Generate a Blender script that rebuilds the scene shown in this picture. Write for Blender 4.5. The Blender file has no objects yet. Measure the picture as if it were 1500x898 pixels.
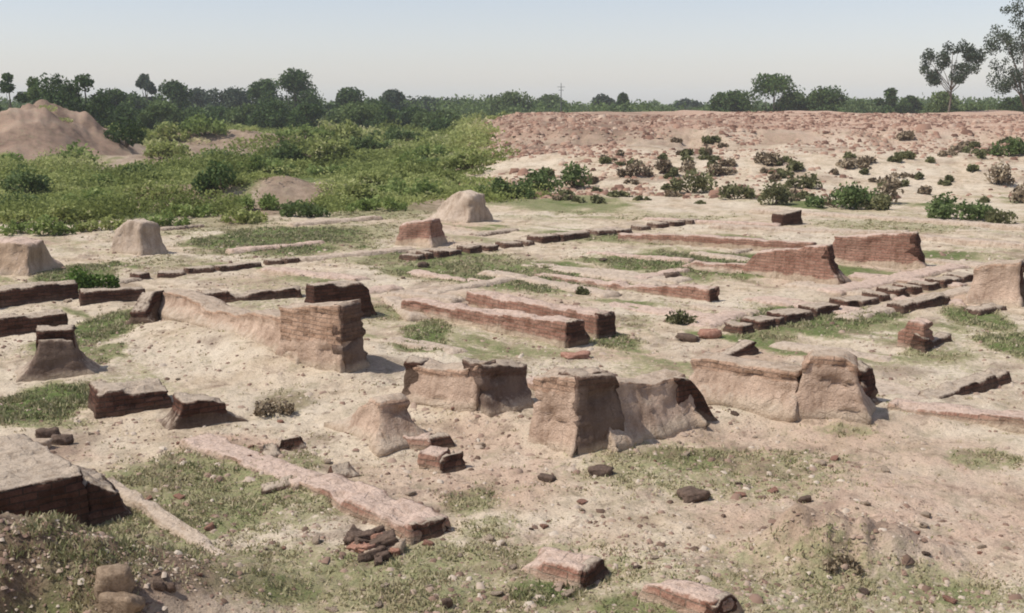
import bpy, math, random
import numpy as np
random.seed(7); RNG = np.random.default_rng(11)
R = math.radians
SC = bpy.context.scene
COL = SC.collection
CAMH = 4.5; F = 1608.0; PIT = math.atan(299.0 / F)
cp, sp = math.cos(PIT), math.sin(PIT)

# ------------------------------------------------------------------ noise
def _h(ix, iy, iz=0, seed=0):
    n = (ix.astype(np.int64) * 374761393 + iy.astype(np.int64) * 668265263 + np.asarray(iz).astype(np.int64) * 2147483647 + seed * 974634777) & 0xffffffff
    n = ((n ^ (n >> 13)) * 1274126177) & 0xffffffff
    n = ((n ^ (n >> 16)) * 2246822519) & 0xffffffff
    return ((n ^ (n >> 15)) & 0xffff) / 65535.0
def vn2(x, y, seed=0):
    x = np.asarray(x, float); y = np.asarray(y, float)
    ix = np.floor(x); iy = np.floor(y); fx = x - ix; fy = y - iy
    fx = fx * fx * fx * (fx * (fx * 6 - 15) + 10); fy = fy * fy * fy * (fy * (fy * 6 - 15) + 10)
    a = _h(ix, iy, 0, seed); b = _h(ix + 1, iy, 0, seed); c = _h(ix, iy + 1, 0, seed); d = _h(ix + 1, iy + 1, 0, seed)
    return (a * (1 - fx) + b * fx) * (1 - fy) + (c * (1 - fx) + d * fx) * fy
def fbm(x, y, s=1.0, o=4, seed=0, g=.5):
    t = 0; a = 1; n = 0; x = np.asarray(x, float); y = np.asarray(y, float)
    for k in range(o):
        ca, sa = math.cos(.7 * k + .4), math.sin(.7 * k + .4)
        t = t + a * (vn2((x * ca - y * sa) * s + 17 * k, (x * sa + y * ca) * s - 9 * k, seed + k) - .5); n += a; a *= g; s *= 2.03
    return t / n * 2      # about -1..1
def vn3(x, y, z, seed=0):
    ix, iy, iz = np.floor(x), np.floor(y), np.floor(z); fx, fy, fz = x - ix, y - iy, z - iz
    fx = fx * fx * (3 - 2 * fx); fy = fy * fy * (3 - 2 * fy); fz = fz * fz * (3 - 2 * fz)
    r = 0
    for dx in (0, 1):
        for dy in (0, 1):
            for dz in (0, 1):
                r = r + _h(ix + dx, iy + dy, iz + dz, seed) * (fx if dx else 1 - fx) * (fy if dy else 1 - fy) * (fz if dz else 1 - fz)
    return r * 2 - 1
def ss(a, b, x):
    t = np.clip((np.asarray(x, float) - a) / (b - a), 0, 1); return t * t * (3 - 2 * t)

# ------------------------------------------------------------------ pixel <-> ground
def ray(px, py):
    dx, df, du = px - 750.0, F, -(py - 449.0)
    return dx, df * cp + du * sp, -df * sp + du * cp
def flat(px, py, z=0.0):
    x, y, d = ray(px, py); t = (z - CAMH) / d
    return x * t, y * t
def gx(px, dist): return (px - 750.0) / 1640.0 * dist

# ------------------------------------------------------------------ terrain height
def lump(x, y, px, py, rx, ry, h, ang=0, p=1.0):
    cx, cy = flat(px, py); ca, sa = math.cos(ang), math.sin(ang)
    u = ((x - cx) * ca + (y - cy) * sa) / rx; v = (-(x - cx) * sa + (y - cy) * ca) / ry
    return h * np.exp(-(u * u + v * v) ** p)
def bank(x, y):
    return .92 * np.exp(-(((x + 5.0) / 2.1) ** 2 + ((y - 9.0 - .12 * (x + 5)) / .95) ** 2) ** 1.3) - .35 * np.exp(-(((x + 4.0) / .35) ** 2 + ((y - 8.55) / .3) ** 2))
def H(x, y):
    x = np.asarray(x, float); y = np.asarray(y, float)
    near = 1 - ss(40, 90, y)
    z = .075 * fbm(x, y, .32, 3, 3) + (.065 * fbm(x, y, 1.1, 4, 5, .6) + .028 * fbm(x, y, 4.5, 3, 6, .6)) * near
    z = z + .5 * ss(44, 70, y) * fbm(x, y, .09, 4, 8) * (1 - ss(300, 600, y))
    z = z + .5 * ss(44, 60, y) * (1 - ss(-3, 3, x + .035 * (y - 55))) * (1 - ss(250, 400, y)) * fbm(x, y, .35, 3, 18)
    # foreground bank bottom-left, in front of the brick platform
    z = z + bank(x, y) * (1 + .22 * fbm(x, y, 1.6, 4, 21, .6))
    # eroded hump lower right
    z = z + lump(x, y, 1235, 812, .8, .45, .46, 0, 1.3) * (1 + .7 * fbm(x, y, 2.5, 3, 22, .6))
    # talus round the centre ruins
    z = z + lump(x, y, 700, 600, 1.6, 1.1, .13) + lump(x, y, 340, 512, 2.9, .75, .30, -.82) + lump(x, y, 540, 535, .55, .5, .16) + lump(x, y, 1200, 600, 3.2, 1.0, .12)
    z = z + lump(x, y, 795, 640, .8, .34, .17, -.8) + lump(x, y, 950, 640, 1.2, .4, .10, .72) + lump(x, y, 1090, 598, 1.3, .35, .15, -.8) + lump(x, y, 1215, 612, .7, .35, .13, -.8) + lump(x, y, 640, 596, .9, .3, .12, -.8) + lump(x, y, 540, 650, .5, .4, .09)
    z = z + lump(x, y, 440, 700, 1.5, .4, .07, -.8)
    z = z + lump(x, y, 350, 214, 11, 4, 1.7) + lump(x, y, 270, 292, 4.5, 1.6, .75) + lump(x, y, 425, 292, 2.6, 2.0, 1.0) + lump(x, y, 190, 238, 5, 3, .8)
    # left far mound
    mx, my = gx(-5, 92), 92
    a = np.hypot((x - mx) / 5.4, (y - my) / 12)
    z = z + 2.8 * np.exp(-a ** 2.6) * (1 + .30 * fbm(x, y, .4, 5, 31, .65))
    a = np.hypot((x - gx(100, 95)) / 4.4, (y - 95) / 10)
    z = z + 2.2 * np.exp(-a ** 3) * (1 + .4 * fbm(x, y, .4, 4, 32, .6))
    # spoil terrace right
    n1 = 5 * fbm(x, y, .07, 3, 41); edge = ss(-8, 5, x + .035 * (y - 55) + n1 * .5)
    z = z + edge * (1 - ss(150, 210, y)) * (1.35 * ss(56, 67 + 0, y + n1 * .6) + 1.15 * ss(78, 84, y + n1 * .5 ) + .6 * ss(88, 120, y)
                                            + .16 * ss(52, 60, y) * (1 - ss(120, 150, y)) * fbm(x, y, .5, 4, 43, .65)
                                            + .35 * ss(74, 80, y) * (1 - ss(100, 120, y)) * (1 - ss(12, 24, x)) * fbm(x, y, .8, 4, 46, .7)
                                            + .30 * ss(58, 72, y) * (1 - ss(76, 90, y)) * fbm(x * 1.6, y * .6, .22, 3, 44))
    # bank under the camera
    z = z + 2.9 * (1 - ss(-1, 7.6, y))
    return z
def at(px, py):
    x, y, d = ray(px, py); t0 = 3.0 / y; t = t0; k = 1.004
    ts = t0 * k ** np.arange(1600)
    zz = CAMH + d * ts; hh = H(x * ts, y * ts)
    i = np.argmax(zz < hh) if (zz < hh).any() else len(ts) - 1
    lo, hi = ts[max(i - 1, 0)], ts[i]
    for _ in range(14):
        m = (lo + hi) / 2
        if CAMH + d * m < float(H(x * m, y * m)): hi = m
        else: lo = m
    return x * hi, y * hi

# ------------------------------------------------------------------ materials
class NT:
    def __init__(s, name):
        s.m = bpy.data.materials.new(name); s.m.use_nodes = True; s.t = s.m.node_tree; s.t.nodes.clear()
    def n(s, typ, **kw):
        nd = s.t.nodes.new(typ)
        for k, v in kw.items():
            if k.startswith('i_'):
                key = k[2:].replace('_', ' ')
                nd.inputs[key].default_value = v
            else: setattr(nd, k, v)
        return nd
    def l(s, a, b): s.t.links.new(a, b)
    def noise(s, co, scale, det=4, rough=.55, dist=0):
        nd = s.n('ShaderNodeTexNoise'); s.l(co, nd.inputs['Vector'])
        nd.inputs['Scale'].default_value = scale; nd.inputs['Detail'].default_value = det; nd.inputs['Roughness'].default_value = rough
        nd.inputs['Distortion'].default_value = dist
        return nd.outputs['Fac']
    def ramp(s, fac, *stops):
        nd = s.n('ShaderNodeValToRGB'); s.l(fac, nd.inputs[0]); e = nd.color_ramp.elements
        e[0].position, e[0].color = stops[0][0], (*stops[0][1], 1); e[1].position, e[1].color = stops[-1][0], (*stops[-1][1], 1)
        for p, c in stops[1:-1]: q = e.new(p); q.color = (*c, 1)
        return nd.outputs[0]
    def mr(s, fac, a, b, c=0, d=1):
        nd = s.n('ShaderNodeMapRange'); s.l(fac, nd.inputs[0])
        for i, v in enumerate((a, b, c, d)): nd.inputs[i + 1].default_value = v
        return nd.outputs[0]
    def mix(s, fac, a, b, mode='MIX'):
        nd = s.n('ShaderNodeMix', data_type='RGBA', blend_type=mode)
        for sock, v in ((nd.inputs[0], fac), (nd.inputs[6], a), (nd.inputs[7], b)):
            if isinstance(v, (int, float)): sock.default_value = v
            elif isinstance(v, tuple): sock.default_value = (*v, 1)
            else: s.l(v, sock)
        return nd.outputs[2]
    def math(s, op, a, b=0.0):
        nd = s.n('ShaderNodeMath', operation=op)
        for sock, v in ((nd.inputs[0], a), (nd.inputs[1], b)):
            if isinstance(v, (int, float)): sock.default_value = v
            else: s.l(v, sock)
        return nd.outputs[0]
    def attr(s, name, out='Fac'):
        nd = s.n('ShaderNodeAttribute'); nd.attribute_name = name; return nd.outputs[out]
    def bump(s, h, dist, strength=1.0, prev=None):
        nd = s.n('ShaderNodeBump'); s.l(h, nd.inputs['Height']); nd.inputs['Distance'].default_value = dist; nd.inputs['Strength'].default_value = strength
        if prev is not None: s.l(prev, nd.inputs['Normal'])
        return nd.outputs[0]
    def done(s, col, rough=.95, normal=None, spec=.15):
        b = s.n('ShaderNodeBsdfPrincipled'); o = s.n('ShaderNodeOutputMaterial')
        if isinstance(col, tuple): b.inputs['Base Color'].default_value = (*col, 1)
        else: s.l(col, b.inputs['Base Color'])
        b.inputs['Roughness'].default_value = rough; b.inputs['Specular IOR Level'].default_value = spec
        if normal is not None: s.l(normal, b.inputs['Normal'])
        s.l(b.outputs[0], o.inputs[0]); return s.m

def mat_ground():
    t = NT('dig_ground'); co = t.n('ShaderNodeTexCoord').outputs['Object']
    n_big = t.noise(co, .35, 4); n_mid = t.noise(co, 1.9, 5, .6); n_fine = t.noise(co, 9, 6, .65); n_grit = t.noise(co, 42, 4, .7)
    sand = t.ramp(n_mid, (.30, (.36, .275, .185)), (.5, (.515, .412, .295)), (.72, (.625, .52, .39)))
    pale = t.mix(t.mr(n_big, .42, .62), sand, (.59, .50, .38))
    red = t.ramp(n_fine, (.3, (.35, .205, .145)), (.7, (.52, .35, .262)))
    c = t.mix(t.math('MULTIPLY', t.attr('red'), t.mr(n_mid, .3, .6, .35, 1.0)), pale, red)
    dry = t.ramp(n_fine, (.3, (.17, .155, .07)), (.5, (.27, .25, .125)), (.7, (.42, .375, .235)))
    grn = t.ramp(n_fine, (.3, (.055, .085, .022)), (.55, (.11, .15, .045)), (.75, (.21, .21, .09)))
    veg = t.attr('veg')
    vf = t.math('ADD', t.math('MULTIPLY', veg, 1.65), t.mr(n_fine, .3, .7, -.45, .45))
    c = t.mix(t.mr(vf, .30, .72, 0, .85), c, dry)
    c = t.mix(t.mr(vf, .70, 1.25, 0, .92), c, grn)
    br = t.attr('brown'); c = t.mix(br, c, t.ramp(n_mid, (.3, (.13, .085, .06)), (.7, (.27, .185, .135))))
    # pebbles: small voronoi stones of their own colour
    v = t.n('ShaderNodeTexVoronoi'); t.l(co, v.inputs['Vector']); v.inputs['Scale'].default_value = 21
    peb = t.mr(v.outputs['Distance'], .10, .26, 1, 0)
    sel = t.n('ShaderNodeSeparateColor'); t.l(v.outputs['Color'], sel.inputs[0])
    keep = t.math('MULTIPLY', peb, t.mr(sel.outputs[0], .84, .88))
    pc = t.ramp(sel.outputs[1], (0, (.12, .07, .05)), (.45, (.26, .16, .12)), (.8, (.38, .3, .24)), (1, (.56, .48, .4)))
    c = t.mix(t.math('MULTIPLY', keep, .85), c, pc)
    grit = t.ramp(n_grit, (.36, (.62, .6, .57)), (.5, (1, 1, 1)), (.68, (1.16, 1.14, 1.1)))
    c = t.mix(.75, c, grit, 'MULTIPLY')
    sp1 = t.noise(co, 5.2, 3, .5, .6); c = t.mix(t.mr(sp1, .60, .70, 0, .6), c, (.19, .135, .095))
    sp2 = t.noise(co, 2.3, 6, .7, .3); c = t.mix(t.mr(sp2, .52, .66, 0, .55), c, (.27, .23, .145))
    b = t.bump(n_mid, .10, .8); b = t.bump(n_fine, .05, .9, b); b = t.bump(n_grit, .012, .8, b); b = t.bump(keep, .03, .9, b)
    return t.done(c, 1.0, b, .05)

def mat_ruin(name, c1, c2, mort, mud1, mud2, dust, dustk=.8):
    t = NT(name); uv = t.n('ShaderNodeUVMap').outputs[0]; co = t.n('ShaderNodeTexCoord').outputs['Object']
    wob = t.n('ShaderNodeTexNoise'); t.l(uv, wob.inputs['Vector']); wob.inputs['Scale'].default_value = 4
    off = t.n('ShaderNodeVectorMath', operation='MULTIPLY_ADD'); t.l(wob.outputs['Color'], off.inputs[0]); off.inputs[1].default_value = (.03, .03, 0); t.l(uv, off.inputs[2])
    bk = t.n('ShaderNodeTexBrick'); t.l(off.outputs[0], bk.inputs['Vector']); bk.inputs['Scale'].default_value = 1
    for k, v in (('Brick Width', .28), ('Row Height', .072), ('Mortar Size', .009), ('Mortar Smooth', .5), ('Bias', 0)): bk.inputs[k].default_value = v
    bk.inputs['Color1'].default_value = (*c1, 1); bk.inputs['Color2'].default_value = (*c2, 1); bk.inputs['Mortar'].default_value = (*mort, 1)
    nm = t.noise(co, 2.6, 5, .6); nf = t.noise(co, 14, 5, .65); ng = t.noise(co, 48, 3, .6)
    c = t.mix(.55, bk.outputs[0], t.ramp(nf, (.3, (.62, .58, .55)), (.7, (1.25, 1.22, 1.2))), 'MULTIPLY')
    mud = t.ramp(nm, (.3, mud1), (.7, mud2))
    mf = t.math('ADD', t.attr('mud'), t.mr(nm, .3, .7, -.35, .35))
    mfac = t.mr(mf, .40, .62)
    c = t.mix(mfac, c, mud)
    ft = t.math('ADD', t.attr('foot'), t.mr(nm, .3, .7, -.35, .25)); c = t.mix(t.mr(ft, .35, .95, 0, .85 if name not in ('shade_dark_brick',) else .15), c, (.50, .40, .295))
    geo = t.n('ShaderNodeNewGeometry'); sx = t.n('ShaderNodeSeparateXYZ'); t.l(geo.outputs['Normal'], sx.inputs[0])
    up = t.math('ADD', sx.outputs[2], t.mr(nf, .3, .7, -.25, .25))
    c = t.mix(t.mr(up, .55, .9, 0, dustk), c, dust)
    c = t.mix(.6, c, t.ramp(ng, (.35, (.72, .7, .68)), (.68, (1.15, 1.14, 1.12))), 'MULTIPLY')
    mp = t.n('ShaderNodeMapping'); t.l(co, mp.inputs[0]); mp.inputs['Scale'].default_value = (4.5, 4.5, .55)
    st = t.noise(mp.outputs[0], 1.6, 4, .6); c = t.mix(.8, c, t.ramp(st, (.32, (.66, .62, .58)), (.52, (1, 1, 1)), (.75, (1.1, 1.09, 1.07))), 'MULTIPLY')
    vo = t.n('ShaderNodeTexVoronoi', feature='DISTANCE_TO_EDGE'); t.l(off.outputs[0], vo.inputs['Vector']); vo.inputs['Scale'].default_value = 4.2
    crack = t.math('MULTIPLY', t.mr(vo.outputs['Distance'], 0, .035, 1, 0), t.mr(nm, .45, .6))
    c = t.mix(t.math('MULTIPLY', crack, .22), c, (.16, .11, .08))
    bh = t.math('MULTIPLY', t.math('MULTIPLY', bk.outputs['Fac'], t.math('SUBTRACT', 1.0, mfac)), t.mr(sx.outputs[2], .4, .8, 1, .3))
    b = t.bump(t.math('SUBTRACT', 1.0, bh), .016, .9); b = t.bump(nf, .045, 1.0, b); b = t.bump(ng, .012, .9, b); b = t.bump(nm, .03, .4, b); b = t.bump(t.math('SUBTRACT', 1.0, crack), .012, .6, b)
    return t.done(c, .97, b, .08)

def mat_leaf(name, stops, trans=.25):
    t = NT(name); c = t.ramp(t.attr('tint'), *stops)
    d = t.n('ShaderNodeBsdfPrincipled'); t.l(c, d.inputs['Base Color']); d.inputs['Roughness'].default_value = .7; d.inputs['Specular IOR Level'].default_value = .2
    tr = t.n('ShaderNodeBsdfTranslucent'); t.l(c, tr.inputs[0])
    mx = t.n('ShaderNodeMixShader'); mx.inputs[0].default_value = trans; t.l(d.outputs[0], mx.inputs[1]); t.l(tr.outputs[0], mx.inputs[2])
    o = t.n('ShaderNodeOutputMaterial'); t.l(mx.outputs[0], o.inputs[0]); return t.m
def mat_bark(name='bark', a=(.10, .08, .06), b=(.24, .2, .16)):
    t = NT(name); co = t.n('ShaderNodeTexCoord').outputs['Object']; n = t.noise(co, 6, 4)
    return t.done(t.ramp(n, (.3, a), (.7, b)), .9, t.bump(n, .03))
def mat_stone(name, a, b):
    t = NT(name); co = t.n('ShaderNodeTexCoord').outputs['Object']; n = t.noise(co, 16, 5, .65); g = t.noise(co, 60, 3)
    c = t.mix(.6, t.ramp(n, (.3, a), (.7, b)), t.ramp(g, (.3, (.7, .68, .66)), (.7, (1.15, 1.15, 1.12))), 'MULTIPLY')
    return t.done(c, .95, t.bump(g, .006, .8, t.bump(n, .02)), .08)

DUST = (.50, .41, .315); PINK = (.60, .46, .37)
M = dict(
    ground=mat_ground(),
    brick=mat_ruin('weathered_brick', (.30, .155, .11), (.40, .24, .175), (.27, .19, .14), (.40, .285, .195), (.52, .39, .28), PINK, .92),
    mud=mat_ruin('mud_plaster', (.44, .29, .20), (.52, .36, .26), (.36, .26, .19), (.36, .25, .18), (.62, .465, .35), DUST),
    dark=mat_ruin('shade_dark_brick', (.075, .038, .027), (.135, .068, .048), (.065, .044, .034), (.10, .067, .048), (.17, .115, .082), DUST, .95),  # darkened brick copy: shade of the faces turned from the sun, painted in
    umber=mat_ruin('shade_dark_clay', (.13, .08, .06), (.19, .125, .093), (.14, .10, .078), (.145, .10, .077), (.24, .175, .135), DUST),  # darkened mud copy, its colour carries the shade on pier sides and ends
    pale=mat_ruin('pale_mud', (.42, .30, .22), (.5, .37, .28), (.4, .31, .23), (.38, .29, .215), (.56, .455, .36), (.56, .46, .36)),
    stone_tan=mat_stone('tan_stone', (.30, .22, .155), (.52, .42, .32)),
    stone_earth=mat_stone('earth_lump', (.17, .12, .08), (.36, .27, .19)),
    stone_red=mat_stone('red_brick_stone', (.24, .115, .08), (.44, .26, .19)),
    stone_dark=mat_stone('dark_stone', (.07, .05, .038), (.18, .125, .095)),
    leaf_scrub=mat_leaf('scrub_leaf', ((0, (.13, .155, .04)), (.4, (.28, .315, .095)), (.75, (.40, .42, .16)), (1, (.52, .48, .26))), .42),
    leaf_dark=mat_leaf('dark_leaf', ((0, (.03, .055, .014)), (.6, (.075, .12, .034)), (1, (.15, .21, .065))), .3),
    leaf_mid=mat_leaf('green_leaf', ((0, (.06, .09, .026)), (.6, (.135, .185, .06)), (1, (.22, .27, .11))), .35),
    leaf_fresh=mat_leaf('fresh_leaf', ((0, (.10, .14, .035)), (.5, (.22, .285, .08)), (1, (.36, .41, .15))), .4),
    leaf_bright=mat_leaf('bright_leaf', ((0, (.04, .08, .012)), (.6, (.10, .17, .03)), (1, (.2, .28, .07)))),
    leaf_olive=mat_leaf('olive_leaf', ((0, (.08, .08, .035)), (.6, (.19, .19, .085)), (1, (.31, .30, .15))), .35),
    leaf_dry=mat_leaf('dry_leaf', ((0, (.12, .085, .055)), (.6, (.27, .21, .135)), (1, (.42, .34, .23))), .1),
    leaf_grey=mat_leaf('greygreen_leaf', ((0, (.03, .042, .024)), (.6, (.07, .095, .055)), (1, (.14, .17, .10)))),
    bark=mat_bark(), twig=mat_bark('twig', (.06, .045, .03), (.16, .12, .08)),
    steel=mat_stone('dull_steel', (.1, .1, .1), (.16, .16, .16)),
)

# ------------------------------------------------------------------ object helpers
def tag(o, label=None, cat=None, group=None, kind=None):
    if label: o['label'] = label
    if cat: o['category'] = cat
    if group: o['group'] = group
    if kind: o['kind'] = kind
    return o
def mesh_np(name, V, Q, mat, parent=None, smooth=False, attrs=None, uv=None, loc=None, rz=0):
    me = bpy.data.meshes.new(name); V = np.asarray(V, np.float32); Q = np.asarray(Q, np.int32)
    k = Q.shape[1]
    me.vertices.add(len(V)); me.vertices.foreach_set('co', V.ravel())
    me.loops.add(Q.size); me.loops.foreach_set('vertex_index', Q.ravel())
    me.polygons.add(len(Q)); me.polygons.foreach_set('loop_start', np.arange(0, Q.size, k, dtype=np.int32))
    me.update(calc_edges=True); me.validate()
    if smooth: me.polygons.foreach_set('use_smooth', np.ones(len(me.polygons), bool))
    for an, av in (attrs or {}).items():
        a = me.attributes.new(an, 'FLOAT', 'POINT'); a.data.foreach_set('value', np.asarray(av, np.float32))
    if uv is not None:
        l = me.uv_layers.new(name='UVMap'); l.data.foreach_set('uv', np.asarray(uv, np.float32).ravel())
    me.materials.append(mat)
    o = bpy.data.objects.new(name, me); COL.objects.link(o)
    if parent is not None: o.parent = parent
    if loc is not None: o.location = loc
    o.rotation_euler[2] = rz
    return o
def empty(name, loc=(0, 0, 0), rz=0):
    o = bpy.data.objects.new(name, None); o.empty_display_size = .2; COL.objects.link(o); o.location = loc; o.rotation_euler[2] = rz; return o

# ------------------------------------------------------------------ setting: terrain
def dist2ell(x, y, px, py, rx, ry):
    cx, cy = at(px, py); xa, ya = at(px, py + ry); xb, yb = at(px, max(py - ry, 158)); r_y = max((yb - ya) / 2, .15); r_x = max(rx * cy / 1640, .1)
    return np.hypot((x - cx) / r_x, (y - cy) / r_y)
def patch(mask, x, y, lst, n, wob=.5):
    for (px, py, rx, ry, s) in lst:
        d = dist2ell(x, y, px, py, rx, ry)
        mask[:] = np.maximum(mask, s * (1 - ss(.55, 1.25, d + wob * n)))
VEG = [(500,850,620,70,.44),(250,740,260,90,.52),(1250,870,420,60,.42),(1000,690,280,50,.40),(60,830,170,90,.75),(450,500,1,1,0),(65,590,95,30,.95),(150,480,50,35,.8),(150,520,25,20,.6),(410,352,150,24,.9),(820,296,110,14,.6),(620,490,45,25,.8),(640,380,140,13,.55),
    (1040,385,190,20,.95),(700,395,170,14,.7),(960,350,160,8,.6),(800,412,140,16,.85),(1200,465,150,20,.9),(1110,490,60,12,.6),(1440,470,60,20,.8),(1490,505,50,25,.8),(1380,520,60,12,.5),
    (280,700,110,40,.5),(340,760,70,25,.6),(400,860,110,26,.66),(190,800,90,50,.6),(560,830,160,40,.5),(800,865,75,18,.95),(770,890,200,30,.45),
    (1000,670,90,22,.6),(1390,870,120,30,.55),(960,890,120,30,.6),(640,880,200,30,.5),(720,770,60,25,.4),(900,500,50,12,.7),(570,455,40,15,.5),
    (1240,630,60,12,.4),(1450,670,60,20,.45),(1200,800,80,30,.4),(420,590,60,22,.4),(1100,820,90,30,.3),(120,400,60,20,.8),(70,810,120,60,.6),(690,740,50,22,.5),
    (1000,320,110,8,.35),(1300,330,150,10,.4),(560,310,90,12,.5),(350,470,30,8,.3),(60,620,90,10,.5),(480,740,60,20,.45),(500,345,120,25,.45),(300,330,150,18,.4),(930,470,40,10,.35),(250,385,80,14,.35)]
RED = [(1300,740,330,90,.62),(720,690,170,60,.6),(1180,640,260,30,.5),(340,650,90,16,.8),(700,650,110,40,.55),(760,700,90,30,.5),(1200,765,90,40,.55),(1400,660,110,40,.5),(700,440,170,30,.5),(1250,400,160,30,.6),(1380,420,110,22,.7),
    (20,360,60,20,.6),(900,520,100,12,.5),(1100,520,110,14,.6),(380,410,90,12,.45),(1000,540,40,20,.3),(60,670,110,20,.6),(560,700,100,25,.4),(1300,620,150,16,.4),(800,790,120,25,.3),(1380,770,130,50,.35),(640,340,80,20,.4)]
def veg_extra(x, y):      # scrub country on the left beyond the dig
    n = fbm(x, y, .12, 4, 61)
    edge = 42 + np.clip((x + 14) * .55, -1.5, 20) + 3 * n
    v = ss(0, 3, y - edge) * (1 - ss(-4, 1.5, x + .035 * (y - 55) + 3 * n))
    return v
PALE = [(1330,262,130,38,1),(1200,300,60,20,.6),(830,250,60,20,.5)]
BARE = [(350,204,130,16,1),(268,278,90,12,1),(425,272,55,18,1),(255,235,40,8,.6),(640,300,40,12,.8)]
def make_ground():
    ys = [-30.0]
    while ys[-1] < 4: ys.append(ys[-1] + 1.2)
    y = 4.8
    while y < 2600: ys.append(y); y *= 1.0072 if y < 70 else (1.0085 if y < 160 else 1.03)
    ys = np.array(ys); s = np.concatenate([-np.geomspace(3.5, .57, 45), np.linspace(-.55, .55, 560), np.geomspace(.57, 3.5, 45)])
    Y, S = np.meshgrid(ys, s, indexing='ij'); X = S * (np.maximum(Y, 3) + 1.0)
    x, y = X.ravel(), Y.ravel(); z = H(x, y)
    n = fbm(x, y, .9, 4, 71, .6)
    veg = np.zeros_like(x); red = np.zeros_like(x); brown = np.zeros_like(x)
    patch(veg, x, y, VEG, n); patch(red, x, y, RED, n)
    bare = np.zeros_like(x); patch(bare, x, y, BARE, n)
    ve = veg_extra(x, y) * (1 - bare); veg = np.maximum(veg, ve * .9)
    veg = np.maximum(veg, ss(120, 220, y) * .75)
    brown = np.maximum(brown, bare * .75)
    veg = np.maximum(veg, (.3 + .5 * ss(-.1, .4, fbm(x, y, .28, 4, 73, .6))) * ss(14, 22, y) * (1 - ss(52, 60, y)) * ss(-.12, .3, fbm(x * .6 + y * .63, (y - x) * .2, .8, 4, 74, .6)))
    # left mound earth, terrace brick debris
    mx = gx(30, 92); md = np.hypot((x - gx(45, 92)) / 8.3, (y - 90) / 13); mm = 1 - ss(.8, 1.15, md + .2 * n)
    veg = veg * (1 - mm * .85); red = np.maximum(red, mm * .8); brown = np.maximum(brown * (1 - mm), mm * np.clip(.65 + .6 * fbm(x, y, .5, 4, 76), .3, .95))
    te = ss(-5, 2, x + .035 * (y - 55) + 3 * fbm(x, y, .1, 3, 61)) * ss(60, 80, y) * (1 - ss(170, 210, y))
    red = np.maximum(red * (1 - te), te * np.clip(.45 + .6 * fbm(x, y, .15, 4, 75), 0, 1) * np.maximum(np.maximum(ss(72, 82, y + 2 * n), 1 - ss(6, 12, x)), .4)); veg = veg * (1 - te)
    red = np.maximum(red, te * ss(80, 84, y))
    te2 = ss(-5, 2, x + .035 * (y - 55)) * ss(50, 60, y) * (1 - ss(80, 90, y)); brown = np.maximum(brown, te * (1 - ss(14, 24, x)) * ss(66, 80, y) * np.clip(.5 + .9 * fbm(x, y, .25, 4, 80), 0, .85)); brown = np.maximum(brown, te2 * .55 * ss(.15, .45, fbm(x, y, .45, 4, 79)))
    bk_ = bank(x, y); brown = np.maximum(brown, .9 * np.clip(bk_ * 2.6, 0, 1) * ss(-1.1, -.1, fbm(x, y, 1.6, 4, 77)))
    brown = np.maximum(brown, lump(x, y, 1240, 805, .7, .4, .95) * ss(-.4, .2, n))
    brown = np.maximum(brown, .55 * ss(.12, .5, fbm(x, y, 1.5, 5, 78, .65)) * (1 - ss(30, 60, y)))
    patch(brown, x, y, [(1320,546,62,13,.6),(420,590,60,18,.5),(560,525,40,14,.5),(90,650,60,20,.5)], n)
    pl = np.zeros_like(x); patch(pl, x, y, PALE, n); red = red * (1 - .8 * pl); brown = brown * (1 - pl)
    ny, nx = X.shape; i = (np.arange(ny - 1)[:, None] * nx + np.arange(nx - 1)[None, :]).ravel()
    Q = np.stack([i, i + 1, i + nx + 1, i + nx], 1)
    o = mesh_np('ground', np.stack([x, y, z], 1), Q, M['ground'], smooth=True, attrs={'veg': veg, 'red': red, 'brown': brown})
    o['kind'] = 'structure'
make_ground()

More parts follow.
